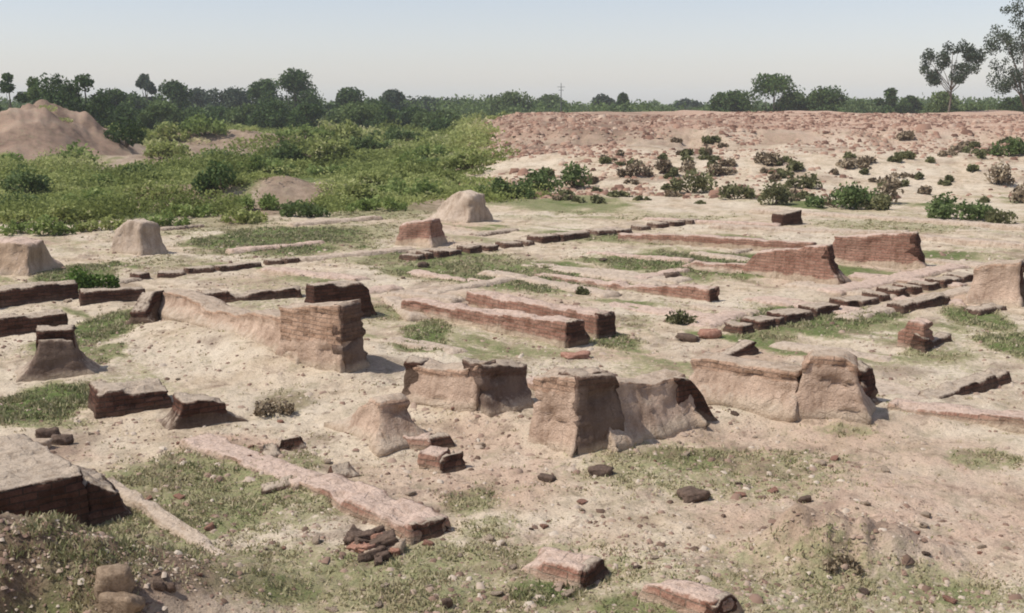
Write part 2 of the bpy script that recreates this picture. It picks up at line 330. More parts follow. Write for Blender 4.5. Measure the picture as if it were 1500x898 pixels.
# ------------------------------------------------------------------ ruin blocks
def ruin_mesh(name, L, W, prof, fl=(.1, .1), mud=.5, mat='brick', rough=.014, gul=.022, wear=.05, cell=.06, parent=None, loc=None, rz=0, seed=0, sink=.3, brickd=.012, z0=0.0):
    """lattice box, local x along, y away, z up; prof = [(t, height m)]"""
    Hm = max(h for _, h in prof)
    nx = max(3, min(420, int(L / cell))); ny = max(3, min(40, int(W / cell))); nz = max(3, min(24, int((Hm + sink) / cell)))
    I, J, K = np.meshgrid(np.arange(nx + 1), np.arange(ny + 1), np.arange(nz + 1), indexing='ij')
    t = I / nx; x = (t - .5) * L; y = J / ny * W; hp = np.interp(t, [p[0] for p in prof], [p[1] for p in prof])
    hp = hp * (1 + .03 * vn2(x * 2.5 + seed, y * 2.5, seed))
    bx = np.floor((x + (np.floor(y / .14) % 2) * .14 + 20) / .28); by = np.floor(y / .14 + 50)
    hb = _h(bx, by, 0, seed + 3); hp = hp - wear * np.floor(hb * 2.6) / 2 * .9
    hp = np.maximum(hp, .015)
    z = -sink + (K / nz) * (hp + sink); c = np.clip(z / np.maximum(hp, .03), 0, 1)
    f = (1 - c) ** 2.2
    nlow = 1 + .5 * vn3(x * 1.7 + seed, y * 1.7, z * 1.7, seed)
    x = x + np.sign(t - .5) * (np.abs(t - .5) > .499) * 0
    x = x * (L / 2 + fl[1] * f * nlow) / (L / 2); y = W / 2 + (y - W / 2) * (W / 2 + fl[0] * f * nlow) / (W / 2)
    # surface displacement
    rx = vn3(x * 3.1 + seed, y * 3.1, z * 3.1, seed + 1) + .5 * vn3(x * 9, y * 9, z * 9 + seed, seed + 2)
    ry = vn3(x * 3.1, y * 3.1 + seed, z * 3.1, seed + 4) + .5 * vn3(x * 9 + seed, y * 9, z * 9, seed + 5)
    course = np.floor((z + 5) / .072); hbk = _h(np.floor((x + (course % 2) * .14 + 20) / .28), np.floor((y + 20) / .28), course, seed + 9) - .5
    x = x + rough * rx; y = y + rough * ry
    ex = (I == 0) * -1.0 + (I == nx) * 1.0; ey = (J == 0) * -1.0 + (J == ny) * 1.0
    top = (K == nz)
    gl = gul * (np.abs(vn3(x * 4.2 + seed, y * 4.2, z * .9, seed + 11)) + .5 * np.abs(vn3(x * 11 + seed, y * 11, z * 3.5, seed + 12))) * (.35 if mud <= 0 else 1)
    x = x - ex * gl; y = y - ey * gl
    cap = ((nz - K) * (hp + sink) / nz < .085) * .018 * (mud > .3) * (mud < .97)
    x = x + ex * cap; y = y + ey * cap
    miss = (_h(np.floor((x + (course % 2) * .14 + 20) / .28), np.floor((y + 20) / .28), course, seed + 21) < .09) * .045 * (0 if mud >= 1 else 1) * (1 - top)
    x = x - ex * miss; y = y - ey * miss
    x = x + ex * brickd * 2 * hbk * (1 - top) - ex * top * rough * .5; y = y + ey * brickd * 2 * hbk * (1 - top) - ey * top * rough * .5
    z = z + top * (rough * .8 * vn2(x * 6, y * 6, seed + 8) - rough * .3 * ((np.abs(ex) + np.abs(ey)) > 0)) + z0
    idx = (I * (ny + 1) + J) * (nz + 1) + K
    def face(a): return np.stack([a[:-1, :-1], a[1:, :-1], a[1:, 1:], a[:-1, 1:]], -1).reshape(-1, 4)
    fs = []
    def add(a, flip, kind):
        q = face(a); q = q[:, ::-1] if flip else q; fs.append((q, kind))
    add(idx[:, :, nz], False, 2); add(idx[:, 0, :], False, 0); add(idx[:, ny, :], True, 0); add(idx[0, :, :], True, 1); add(idx[nx, :, :], False, 1)
    Q = np.concatenate([a for a, _ in fs]); P = np.stack([x.ravel(), y.ravel(), z.ravel()], 1)
    uvs = []
    for q, kd in fs:
        p = P[q.ravel()]
        uvs.append(p[:, [0, 2]] if kd == 0 else (p[:, [1, 2]] if kd == 1 else p[:, [0, 1]] * [1, .5]))
    uv = np.concatenate(uvs) + np.array([seed * .37, 0])
    used = np.unique(Q); remap = np.zeros(len(P), np.int64); remap[used] = np.arange(len(used))
    cc = c.ravel()[used]
    mudv = np.full(len(used), 1.2) if mud >= 1 else (np.full(len(used), -.2) if mud <= 0 else np.clip((mud - cc) * 4 + .5, -.1, 1.1))
    return mesh_np(name, P[used], remap[Q], M[mat], parent, attrs={'mud': mudv, 'foot': np.clip(1 - z.ravel()[used] / .22, 0, 1)}, uv=uv, loc=loc, rz=rz)

SEED = [0]
def seg(a, b, hp, z=None):
    (xa, ya), (xb, yb) = (flat(*a), flat(*b)) if z else (at(*a), at(*b))
    L = math.hypot(xb - xa, yb - ya); ang = math.atan2(yb - ya, xb - xa)
    cx, cy = (xa + xb) / 2, (ya + yb) / 2
    if isinstance(hp, (int, float)): hp = [(0, hp), (1, hp)]
    prof = []
    for t, h in hp:
        py = a[1] + (b[1] - a[1]) * t; prof.append((t, CAMH * h / (py - 150.0)))
    return cx, cy, 0.0 if z else float(H(cx, cy)), ang, L, prof
def ruin(name, label, cat, parts, group=None):
    """parts: list of (part name, a, b, heights px, thickness, dict)"""
    root = None
    multi = len(parts) > 1
    for pn, a, b, hp, W, kw in parts:
        kw = dict(kw); SEED[0] += 1; cx, cy, z, ang, L, prof = seg(a, b, hp, kw.get('flat')); kw.setdefault('cell', max(.055, cy * .0032)); fz = kw.pop('flat', False); kw.setdefault('seed', SEED[0])
        end = kw.pop('end', None); multi = multi or end is not None
        if not multi:
            o = ruin_mesh(name, L, W, prof, loc=(cx, cy, z), rz=ang, **kw); tag(o, label, cat, group); return o
        if root is None:
            root = empty(name, (cx, cy, z)); tag(root, label, cat, group)
        ruin_mesh(pn, L, W, prof, parent=root, loc=(cx - root.location[0], cy - root.location[1], z - root.location[2]), rz=ang, **kw)
        if end:  # thin dark slab added to paint shade onto the wall's end face
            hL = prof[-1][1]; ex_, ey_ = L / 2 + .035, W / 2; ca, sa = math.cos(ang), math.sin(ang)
            ruin_mesh('shade_end_slab', W * .96, .16, [(0, hL * .97), (.6, hL), (1, hL * .93)], parent=root, loc=(cx + ex_ * ca - ey_ * sa - root.location[0], cy + ex_ * sa + ey_ * ca - root.location[1], z - root.location[2]),
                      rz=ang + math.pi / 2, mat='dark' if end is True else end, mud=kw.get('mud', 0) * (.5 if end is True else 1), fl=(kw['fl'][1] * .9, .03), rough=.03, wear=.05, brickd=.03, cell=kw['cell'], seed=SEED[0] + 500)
    return root
D = dict
BK = D(fl=(.03, .03), mud=0, mat='brick', wear=.06)
def bk(**k): d = dict(BK); d.update(k); return d
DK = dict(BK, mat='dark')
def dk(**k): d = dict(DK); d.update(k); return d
MU = D(fl=(.1, .1), mud=.8, mat='mud', rough=.018, wear=.03)
def mu(**k): d = dict(MU); d.update(k); return d

def gaps(n, hi, lo):
    out = []
    for i in range(n):
        v = lo if (random.random() < .3 and i not in (0, n - 1)) else hi * random.uniform(.8, 1.15)
        out += [((i + .02) / n, v), ((i + .98) / n, v)]
    return out
def row(a, b, h, W, n, **kw):
    parts = []; t = 0.0; rr = random.Random(int(a[0] + b[1]))
    while t < .985:
        l = rr.choice([.6, 1, 1, 1.6, 2.4]) / n; e = min(1, t + l); g = rr.choice([.10, .2, .35, .6]) / n
        pa = (a[0] + (b[0] - a[0]) * t, a[1] + (b[1] - a[1]) * t + rr.uniform(-.8, .8)); pb = (a[0] + (b[0] - a[0]) * e, a[1] + (b[1] - a[1]) * e + rr.uniform(-.8, .8)); hh = h * rr.uniform(.75, 1.15) * ((pa[1] - 150) / (a[1] - 150))
        parts.append(('brick_segment', pa, pb, [(0, hh), (1, hh * rr.uniform(.85, 1))], W * rr.uniform(.8, 1.1), dict(dk(wear=.03, mud=.1, rough=.012), **kw))); t = e + g
    return parts
# foreground
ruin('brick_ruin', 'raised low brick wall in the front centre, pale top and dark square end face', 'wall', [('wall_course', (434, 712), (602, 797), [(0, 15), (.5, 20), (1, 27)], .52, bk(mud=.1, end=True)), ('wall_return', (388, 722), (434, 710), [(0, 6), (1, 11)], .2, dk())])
ruin('brick_ruin', 'pinkish brick strip almost flush with soil above the raised front wall', 'wall', [('w', (262, 652), (434, 716), [(0, 6), (1, 7)], .45, bk(wear=.03, rough=.03))])
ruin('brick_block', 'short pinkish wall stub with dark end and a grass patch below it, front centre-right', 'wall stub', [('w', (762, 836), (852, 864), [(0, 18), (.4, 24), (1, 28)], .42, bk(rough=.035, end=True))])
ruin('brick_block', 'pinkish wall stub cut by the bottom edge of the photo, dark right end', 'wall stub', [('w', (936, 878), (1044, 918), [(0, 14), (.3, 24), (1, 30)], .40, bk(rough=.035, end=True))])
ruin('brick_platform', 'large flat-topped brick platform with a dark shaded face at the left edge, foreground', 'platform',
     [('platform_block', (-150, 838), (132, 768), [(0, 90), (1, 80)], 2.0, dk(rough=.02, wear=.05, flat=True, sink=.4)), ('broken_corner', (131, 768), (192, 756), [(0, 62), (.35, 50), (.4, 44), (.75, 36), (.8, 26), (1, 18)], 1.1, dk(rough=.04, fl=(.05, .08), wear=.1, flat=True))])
ruin('brick_kerb', 'thin low kerb of bricks running diagonally right of the dark platform', 'kerb', [('w', (150, 712), (347, 824), [(0, 9), (.5, 12), (1, 13)], .14, bk(rough=.02, mat='pale', mud=.6))])
ruin('brick_block', 'wide block with tan top and dark face, left of the gap in foreground', 'wall stub', [('w', (142, 614), (250, 596), [(0, 36), (.3, 34), (1, 30)], .75, dk(rough=.03))])
ruin('brick_block', 'squarish mud pier with dark face and slumped foot, right of the left foreground gap', 'wall stub', [('w', (268, 627), (332, 616), [(0, 46), (.7, 40), (1, 34)], .42, dk(fl=(.05, .26), mud=.5))])
ruin('mud_stub', 'small pointed mud pinnacle standing alone in the centre foreground', 'mud stub', [('w', (512, 630), (558, 646), [(0, 14), (.4, 38), (.75, 60), (1, 56)], .42, mu(fl=(.22, .32), mud=.9, rough=.04))])
# centre
ruin('mud_ruin', 'mud-faced wall with a short shaded buttress, left of the tall corner pier', 'wall',
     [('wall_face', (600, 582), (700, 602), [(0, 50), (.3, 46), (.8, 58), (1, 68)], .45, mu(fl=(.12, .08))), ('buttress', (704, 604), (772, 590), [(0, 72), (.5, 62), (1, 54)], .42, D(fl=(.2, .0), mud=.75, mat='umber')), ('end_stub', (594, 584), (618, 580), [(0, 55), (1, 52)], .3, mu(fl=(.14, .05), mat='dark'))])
ruin('ruined_pier', 'tallest corner pier in the centre with a long shaded side wall dipping in the middle', 'pier',
     [('corner_pier', (782, 640), (848, 662), [(0, 98), (1, 112)], .62, mu(fl=(.16, .05), mud=.78)),
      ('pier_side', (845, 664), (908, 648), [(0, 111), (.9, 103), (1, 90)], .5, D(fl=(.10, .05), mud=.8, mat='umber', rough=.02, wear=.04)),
      ('scooped_wall', (880, 646), (1008, 619), [(0, 84), (.3, 74), (.6, 62), (1, 66)], .5, D(fl=(.42, .1), mud=.97, mat='mud', rough=.03, wear=.03, gul=.06)),
      ('eroded_end', (992, 624), (1046, 613), [(0, 70), (.3, 66), (.7, 34), (1, 4)], .3, D(fl=(.05, .0), mud=.4, mat='dark')),
      ('brick_cap', (790, 575), (905, 562), [(0, 16), (1, 14)], .5, bk())])
ruin('mud_ruin', 'long tan wall face with a red brick top, right of the corner pier', 'wall', [('w', (1012, 582), (1166, 606), [(0, 52), (.5, 54), (1, 56)], .42, mu(fl=(.2, .1), mud=.72))])
ruin('mud_stub', 'broad tan mud stump rising above the end of the long tan wall', 'mud stub', [('stump_body', (1172, 606), (1252, 612), [(0, 68), (.15, 84), (.75, 84), (1, 74)], .5, mu(fl=(.14, .26), mud=.84)), ('eroded_end', (1240, 590), (1262, 594), [(0, 60), (1, 52)], .35, D(fl=(.03, .2), mud=.3, mat='dark'))])
ruin('brick_ruin', 'low pink wall running out at the right edge, below the slanting dark one', 'wall', [('w', (1300, 600), (1540, 640), [(0, 12), (1, 18)], .5, bk(mud=.2))])
ruin('brick_ruin', 'slanting low wall with a thin dark face, at the right above the pink edge wall', 'wall', [('w', (1366, 588), (1478, 560), [(0, 9), (1, 17)], .35, dk())])
# main left pillar
ruin('mud_ruin', 'long sloping mud wall climbing to a tall square pier with a red-brown end', 'wall',
     [('sloping_wall', (236, 466), (452, 530), [(0, 24), (.12, 30), (.3, 26), (.36, 20), (.6, 28), (.64, 36), (.85, 44), (1, 56)], .5, mu(fl=(.22, .05), mud=.86)),
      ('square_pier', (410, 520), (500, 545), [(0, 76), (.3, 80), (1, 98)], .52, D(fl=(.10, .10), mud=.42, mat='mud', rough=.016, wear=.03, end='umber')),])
ruin('brick_ruin', 'dark faced brick wall piece standing just behind the tall square pier', 'wall', [('w', (462, 474), (543, 464), [(0, 58), (.9, 52), (1, 44)], .4, dk(fl=(.05, .2)))])
ruin('brick_ruin', 'low reddish broken wall line behind the sloping mud wall', 'wall', [('w', (298, 447), (442, 436), [(0, 16), (.25, 17), (.3, 8), (.5, 12), (1, 14)], .4, dk())])
ruin('mud_stub', 'narrow dark notch stub at the upper left end of the sloping mud wall', 'mud stub', [('w', (214, 474), (242, 466), [(0, 18), (.6, 40), (1, 36)], .3, D(mat='dark', mud=.6, fl=(.15, .05)))])
ruin('mud_stump', 'flared flat-topped mud stump with a brick cap at the left edge', 'mud stump',
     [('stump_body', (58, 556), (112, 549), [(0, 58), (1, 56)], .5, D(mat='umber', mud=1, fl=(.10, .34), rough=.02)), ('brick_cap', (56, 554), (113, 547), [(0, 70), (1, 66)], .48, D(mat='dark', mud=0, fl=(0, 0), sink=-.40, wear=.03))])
ruin('brick_ruin', 'dark faced wall just above the flared stump, at the left edge', 'wall', [('w', (-40, 500), (100, 484), [(0, 28), (1, 26)], .5, dk())])
ruin('brick_ruin', 'dark faced wall below the bright green bush, at the left edge', 'wall', [('w', (-40, 456), (116, 437), [(0, 26), (1, 24)], .5, dk())])
ruin('brick_ruin', 'thin dark band of wall carrying on right of the wall under the bright green bush', 'wall', [('w', (120, 448), (214, 440), [(0, 20), (1, 16)], .4, dk())])
ruin('brick_ruin', 'broken line of low bricks crossing behind the green hollow, left middle distance', 'wall', row((205, 410), (440, 384), 9, .5, 9))
# middle walls
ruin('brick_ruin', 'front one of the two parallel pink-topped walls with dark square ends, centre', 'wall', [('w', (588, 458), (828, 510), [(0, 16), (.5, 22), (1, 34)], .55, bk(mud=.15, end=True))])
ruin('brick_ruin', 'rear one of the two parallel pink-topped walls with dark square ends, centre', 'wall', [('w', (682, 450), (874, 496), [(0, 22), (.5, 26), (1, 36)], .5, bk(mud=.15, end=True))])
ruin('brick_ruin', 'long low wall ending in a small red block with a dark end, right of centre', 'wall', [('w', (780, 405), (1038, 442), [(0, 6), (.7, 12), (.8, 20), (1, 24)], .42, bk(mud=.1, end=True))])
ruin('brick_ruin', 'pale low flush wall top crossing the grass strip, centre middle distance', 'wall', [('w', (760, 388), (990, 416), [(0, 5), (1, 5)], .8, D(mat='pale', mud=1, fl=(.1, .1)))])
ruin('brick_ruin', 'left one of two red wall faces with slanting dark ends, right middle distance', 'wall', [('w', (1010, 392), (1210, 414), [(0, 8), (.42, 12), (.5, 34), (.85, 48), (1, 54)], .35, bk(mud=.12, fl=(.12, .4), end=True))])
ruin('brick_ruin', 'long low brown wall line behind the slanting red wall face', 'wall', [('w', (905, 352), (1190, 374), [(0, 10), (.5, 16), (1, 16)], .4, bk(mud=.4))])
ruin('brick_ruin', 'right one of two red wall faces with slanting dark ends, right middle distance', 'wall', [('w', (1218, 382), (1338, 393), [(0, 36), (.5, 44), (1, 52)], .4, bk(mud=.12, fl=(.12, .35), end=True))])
ruin('brick_ruin', 'long gapped row of dark brick ends rising to the right, right middle distance', 'wall', row((1088, 490), (1432, 410), 14, .6, 22))
ruin('brick_ruin', 'short dark faced wall just in front of the long gapped row', 'wall', [('w', (1322, 460), (1390, 444), [(0, 12), (1, 13)], .4, dk())])
ruin('brick_ruin', 'short dark faced wall between grass patches near the right edge', 'wall', [('w', (1435, 462), (1474, 454), [(0, 9), (1, 9)], .4, dk())])
ruin('brick_ruin', 'farthest long gapped row of dark brick ends, crossing the centre middle distance', 'wall', row((612, 382), (1024, 327), 10, .7, 24))
ruin('brick_ruin', 'short run of dark bricks in front of the left end of the farthest gapped row', 'wall', [('w', (604, 376), (664, 370), [(0, 6), (1, 7)], .4, dk())])
ruin('mud_block', 'tall tan block cut by the right edge of the photo, middle distance', 'wall stub', [('w', (1422, 440), (1490, 446), [(0, 48), (.4, 58), (1, 64)], .7, mu(mud=.9, fl=(.25, .12), end=True))])
ruin('brick_block', 'stepped red brick block with a dark slot beside it, right side', 'wall stub', [('block_body', (1312, 508), (1355, 515), [(0, 20), (.3, 26), (.35, 40), (1, 40)], .4, bk(rough=.03)), ('low_return', (1354, 516), (1394, 500), [(0, 22), (.3, 10), (1, 12)], .25, dk())])
ruin('brick_block', 'low dark wedge of brick in front of the long gapped row, right of centre', 'wall stub', [('w', (1062, 524), (1110, 518), [(0, 4), (.9, 18), (1, 16)], .3, dk())])
ruin('mud_stump', 'pale tan stump with shaded right side below the scrub, upper left', 'mud stump', [('w', (168, 368), (208, 374), [(0, 34), (.5, 48), (1, 44)], .7, D(mat='pale', mud=1, fl=(.22, .22), rough=.05, gul=.09))])
ruin('mud_mound', 'pink eroded mound at the left edge above the dark walls', 'mound', [('w', (-30, 400), (44, 402), [(0, 44), (.6, 46), (1, 40)], 1.0, D(mat='brick', mud=1, fl=(.4, .2), rough=.07, gul=.12))])
ruin('mud_stump', 'whitish pointed mud stump with a grey-brown right side, beyond the farthest gapped row', 'mud stump', [('w', (642, 322), (690, 326), [(0, 20), (.4, 38), (.55, 44), (1, 40)], .9, D(mat='pale', mud=1, fl=(.45, .12), rough=.06, gul=.12))])
ruin('brick_block', 'squat red block in front of the whitish stump', 'wall stub', [('w', (584, 358), (632, 362), [(0, 30), (1, 38)], .9, bk(mud=.3, fl=(.3, .15), rough=.05))])
ruin('brick_block', 'small dark block alone below the bushes, right of centre', 'wall stub', [('w', (1146, 331), (1174, 328), [(0, 18), (1, 21)], .5, dk())])
ruin('brick_ruin', 'low pinkish wall line leading right from the slanting red faces', 'wall', [('w', (1240, 408), (1410, 424), [(0, 6), (1, 6)], .6, bk(mud=.2))])
ruin('brick_ruin', 'low pale wall line behind the right slanting red face', 'wall', [('w', (1345, 352), (1500, 366), [(0, 8), (1, 9)], .5, D(mat='pale', mud=.7, fl=(.1, .1)))])
ruin('brick_ruin', 'low brown wall line crossing behind the right slanting red face', 'wall', [('w', (1040, 334), (1330, 348), [(0, 7), (.5, 5), (1, 8)], .5, D(mat='pale', mud=.6, fl=(.1, .1)))])

for a, b, w, m, lab in [((1092, 440), (1240, 462), .7, 'brick', 'flush pink wall top just above the long gapped row, right middle distance'), ((1150, 420), (1300, 440), .6, 'pale', 'flush pale wall top left of the pink line leading from the slanting red faces'),
        ((880, 448), (1060, 474), .6, 'brick', 'flush pinkish wall top below the small red block, right of centre'), ((1010, 372), (1110, 386), .5, 'pale', 'flush pale wall top in the grass left of the slanting red face'),
        ((905, 420), (1012, 398), .4, 'brick', 'thin pink cross wall closing the right end of the main grass strip'), ((640, 432), (770, 410), .45, 'pale', 'thin pale cross wall at the far ends of the parallel walls'),
        ((1250, 470), (1440, 426), .5, 'pale', 'pale floor edge on the near side of the long gapped row'), ((596, 400), (700, 416), .4, 'brick', 'short reddish wall line left of the pale one behind the parallel walls'),
        ((850, 404), (960, 424), .45, 'pale', 'pale wall line between the main grass strip and the small red block'), ((1290, 438), (1410, 448), .4, 'brick', 'reddish wall line crossing the right end of the long gapped row'),
        ((470, 440), (590, 424), .45, 'brick', 'thin reddish wall line right of the dark wall piece of the square pier'), ((1080, 372), (1130, 362), .4, 'dark', 'short dark brick line behind the left slanting red face'),
        ((560, 500), (660, 520), .45, 'pale', 'pale wall line below the green patch right of the square pier'), ((1130, 508), (1300, 530), .5, 'pale', 'pale low line behind the broad mud stump, before the grass'),
        ((100, 424), (208, 410), .4, 'dark', 'dark low brick line continuing left from the broken line of the green hollow'), ((340, 372), (476, 356), .4, 'brick', 'thin reddish brick line on the near side of the left green patch'),
        ((236, 338), (300, 333), .4, 'dark', 'thin dark brick line right of the pale tan stump'), ((430, 333), (560, 322), .5, 'pale', 'thin pale wall line below the scrub, left of the whitish stump'),
        ((700, 346), (760, 338), .4, 'dark', 'thin dark brick line right of the squat red block'), ((380, 398), (520, 412), .5, 'brick', 'flush reddish wall top behind the dark wall piece of the square pier'),
        ((560, 440), (600, 470), .4, 'pale', 'short pale wall stub line left of the parallel walls'), ((1010, 450), (1100, 464), .4, 'pale', 'thin pale wall line right of the olive tussock'),
        ((940, 322), (1140, 334), .5, 'brick', 'flush reddish wall top right beyond the end of the farthest gapped row'), ((1235, 372), (1500, 398), .5, 'pale', 'long pale wall line from the right red face to the right edge'),
        ((860, 372), (1010, 386), .4, 'brick', 'thin reddish wall line bounding the main grass strip on its far side'),
        ((706, 402), (884, 436), .5, 'pale', 'low pale wall line behind the parallel pink-topped walls'), ((790, 352), (905, 340), .5, 'pale', 'low pale wall line just behind the farthest gapped row'),
        ((440, 384), (612, 366), .5, 'pale', 'low pale wall line joining the broken brick line to the farthest gapped row'), ((1040, 480), (1092, 462), .5, 'brick', 'flush reddish bricks at the left foot of the long gapped row'),
        ((1100, 312), (1500, 338), .7, 'pale', 'long flush pale line below the green bushes at right'), ((1230, 432), (1420, 392), .6, 'brick', 'flush pink line running just above the long gapped row, farther back'),
        ((570, 432), (660, 446), .5, 'pale', 'flush pale wall top at the left start of the parallel walls'), ((1180, 560), (1330, 590), .8, 'pale', 'flush pale floor edge behind the broad mud stump')]:
    ruin('brick_ruin', lab, 'wall', [('w', a, b, [(0, 4), (1, 5)], w, D(mat=m, mud=.2, fl=(.08, .08)))])
# brick lumps
LUMP = [((392, 673), (414, 669), 13, .28, 'dark', 'reddish loose brick lump, lower left of two by the pink strip'), ((404, 662), (450, 655), 15, .22, 'dark', 'long reddish brick lump, upper right of two by the pink strip'),
        ((488, 701), (524, 697), 15, .2, 'dark', 'small dark brick lump behind the raised front wall'),
        ((585, 652), (628, 661), 18, .35, 'brick', 'flat pinkish brick lump just right of the pointed pinnacle'), ((628, 661), (664, 653), 18, .22, 'dark', 'dark ended brick lump behind the double lump below the pinnacle'),
        ((612, 686), (644, 692), 26, .3, 'brick', 'pinkish half of the double brick lump below the pinnacle'), ((644, 693), (682, 686), 26, .28, 'dark', 'dark half of the double brick lump below the pinnacle')]
for a, b, h, w, m, lab in LUMP:
    ruin('brick_lump', lab, 'brick lump', [('w', a, b, h, w, D(mat=m, mud=.2, fl=(.04, .04), rough=.04, wear=.08, cell=.045))])

# collapsed rubble heap made of single bricks
def rock_mesh(name, sx, sy, sz, seed, mat, boxy=.5, n=7):
    g = np.linspace(-1, 1, n); vid = {}; V = []; Q = []
    def v(p):
        k = tuple(np.round(p, 4))
        if k not in vid: vid[k] = len(V); V.append(p)
        return vid[k]
    for ax in range(3):
        for sg in (-1, 1):
            for i in range(n - 1):
                for j in range(n - 1):
                    q = []
                    for (a, b) in ((i, j), (i + 1, j), (i + 1, j + 1), (i, j + 1)):
                        p = [0, 0, 0]; p[ax] = sg; p[(ax + 1) % 3] = g[a]; p[(ax + 2) % 3] = g[b]; q.append(v(p))
                    Q.append(q if sg > 0 else q[::-1])
    P = np.array(V, float); nr = P / np.linalg.norm(P, axis=1, keepdims=True); P = P * boxy + nr * (1 - boxy) * 1.1
    d = 1 + .28 * vn3(P[:, 0] * 1.3 + seed, P[:, 1] * 1.3, P[:, 2] * 1.3, seed) + .12 * vn3(P[:, 0] * 3 + seed, P[:, 1] * 3, P[:, 2] * 3, seed + 1)
    P = P * d[:, None] * np.array([sx, sy, sz]) / 2
    me = mesh_np(name, P, np.array(Q), M[mat]); return me
def finish_rock(o, x, y, rz, label, cat, group=None, dz=0, tilt=(0, 0)):
    o.location = (x, y, float(H(x, y)) + dz); o.rotation_euler = (tilt[0], tilt[1], rz); tag(o, label, cat, group)
protos = []
heap = [(550, 796, .3, .14), (535, 788, .26, .12), (565, 794, .28, .14), (526, 792, .2, .12), (522, 783, .26, .12), (540, 790, .3, .14), (556, 786, .26, .16), (570, 790, .2, .14), (548, 804, .28, .12), (532, 798, .22, .1), (562, 802, .24, .12), (545, 778, .3, .14), (580, 797, .16, .1), (558, 812, .14, .08)]
for k, (px, py, s, h) in enumerate(heap):
    x, y = flat(px - 4, py + 12); o = rock_mesh('broken_brick', s * .95, s * .5, h * .75, 60 + k, 'stone_red' if k % 3 == 0 else 'stone_dark', .93)
    finish_rock(o, x, y, random.uniform(0, 3), 'dark broken brick in the collapsed heap beside the raised front wall', 'brick', 'bricks in the collapsed heap', h * .25 + (.06 if k in (1, 2, 7) else 0), (random.uniform(-.4, .4), random.uniform(-.4, .4)))
SPEC = [(1016, 732, .34, .15, 'stone_dark', 'dark flat stone lying alone on bare ground, lower right of the corner pier'), (168, 872, .26, .30, 'stone_earth', 'tan upright mud lump in the bottom left foreground'),
        (178, 893, .32, .2, 'stone_earth', 'broad tan lump below the tan upright one, bottom left'), (233, 862, .09, .08, 'stone_dark', 'left one of two small dark stones right of the tan upright lump'), (248, 864, .1, .08, 'stone_dark', 'right one of two small dark stones right of the tan upright lump'),
        (655, 888, .1, .09, 'stone_dark', 'small dark stone near the bottom edge, centre'), (543, 816, .15, .1, 'stone_tan', 'whitish stone just below the collapsed brick heap'),
        (578, 806, .2, .14, 'stone_tan', 'pinkish stone between the brick heap and the raised wall end'), (1178, 735, .16, .08, 'stone_dark', 'dark stone on top edge of the eroded hump'), (800, 702, .2, .07, 'stone_dark', 'dark low stone left in the rubble below the corner pier'),
        (880, 695, .3, .12, 'stone_dark', 'brown low stone below the base of the corner pier'), (70, 640, .3, .16, 'stone_dark', 'dark stone behind the platform, nearer the left edge'), (58, 655, .3, .14, 'stone_tan', 'tan stone behind the platform by the dark one'),
        (90, 650, .26, .14, 'stone_dark', 'dark stone behind the platform, right of the other one'), (1008, 498, .4, .14, 'stone_dark', 'dark flat stone left of the brick wedge'), (1040, 494, .4, .2, 'stone_red', 'reddish stone just left above the brick wedge'),
        (985, 408, .45, .2, 'stone_dark', 'dark stone at the end of the grass strip, right of centre'), (620, 392, .3, .2, 'stone_dark', 'dark stone in front of the short brick run'),
        (845, 524, .5, .12, 'stone_red', 'flat reddish slab lying behind the corner pier')]
for k, (px, py, s, h, m, lab) in enumerate(SPEC):
    x, y = at(px, py); o = rock_mesh('stone', s, s * .6, h, 90 + k, m, .45); finish_rock(o, x, y, random.uniform(-.5, .5), lab, 'stone', dz=h * .3)
# scattered loose stones, copies
for k in range(8):
    m = ['stone_tan', 'stone_red', 'stone_dark', 'stone_tan'][k % 4]
    o = rock_mesh('loose_stone', 1, .7, .55, 200 + k, m, .5 + .3 * (k % 2), 5); protos.append(o)
cnt = 0; first = [True] * 8
while cnt < 170:
    px = random.uniform(-20, 1520); py = 380 + 520 * random.random() ** .6
    x, y = flat(px, py)
    if float(fbm(x, y, .5, 3, 88)) < -.18: continue
    k = random.randrange(8)
    if k % 4 == 2 and random.random() < .6: continue
    s = random.choice([.035, .05, .06, .08, .11]) * (1 + max(0, y - 12) * .03)
    o = protos[k] if first[k] else protos[k].copy()
    if not first[k]: COL.objects.link(o)
    first[k] = False; col = ['tan', 'red', 'dark', 'tan'][k % 4]
    o.location = (x, y, float(H(x, y)) + s * .12); o.scale = (s, s, s * random.uniform(.5, 1)); o.rotation_euler = (random.uniform(-.3, .3), random.uniform(-.3, .3), random.uniform(0, 6.3))
    tag(o, 'small loose %s stone lying on the dig floor' % col, 'stone', 'loose %s stones on the dig floor' % col); cnt += 1

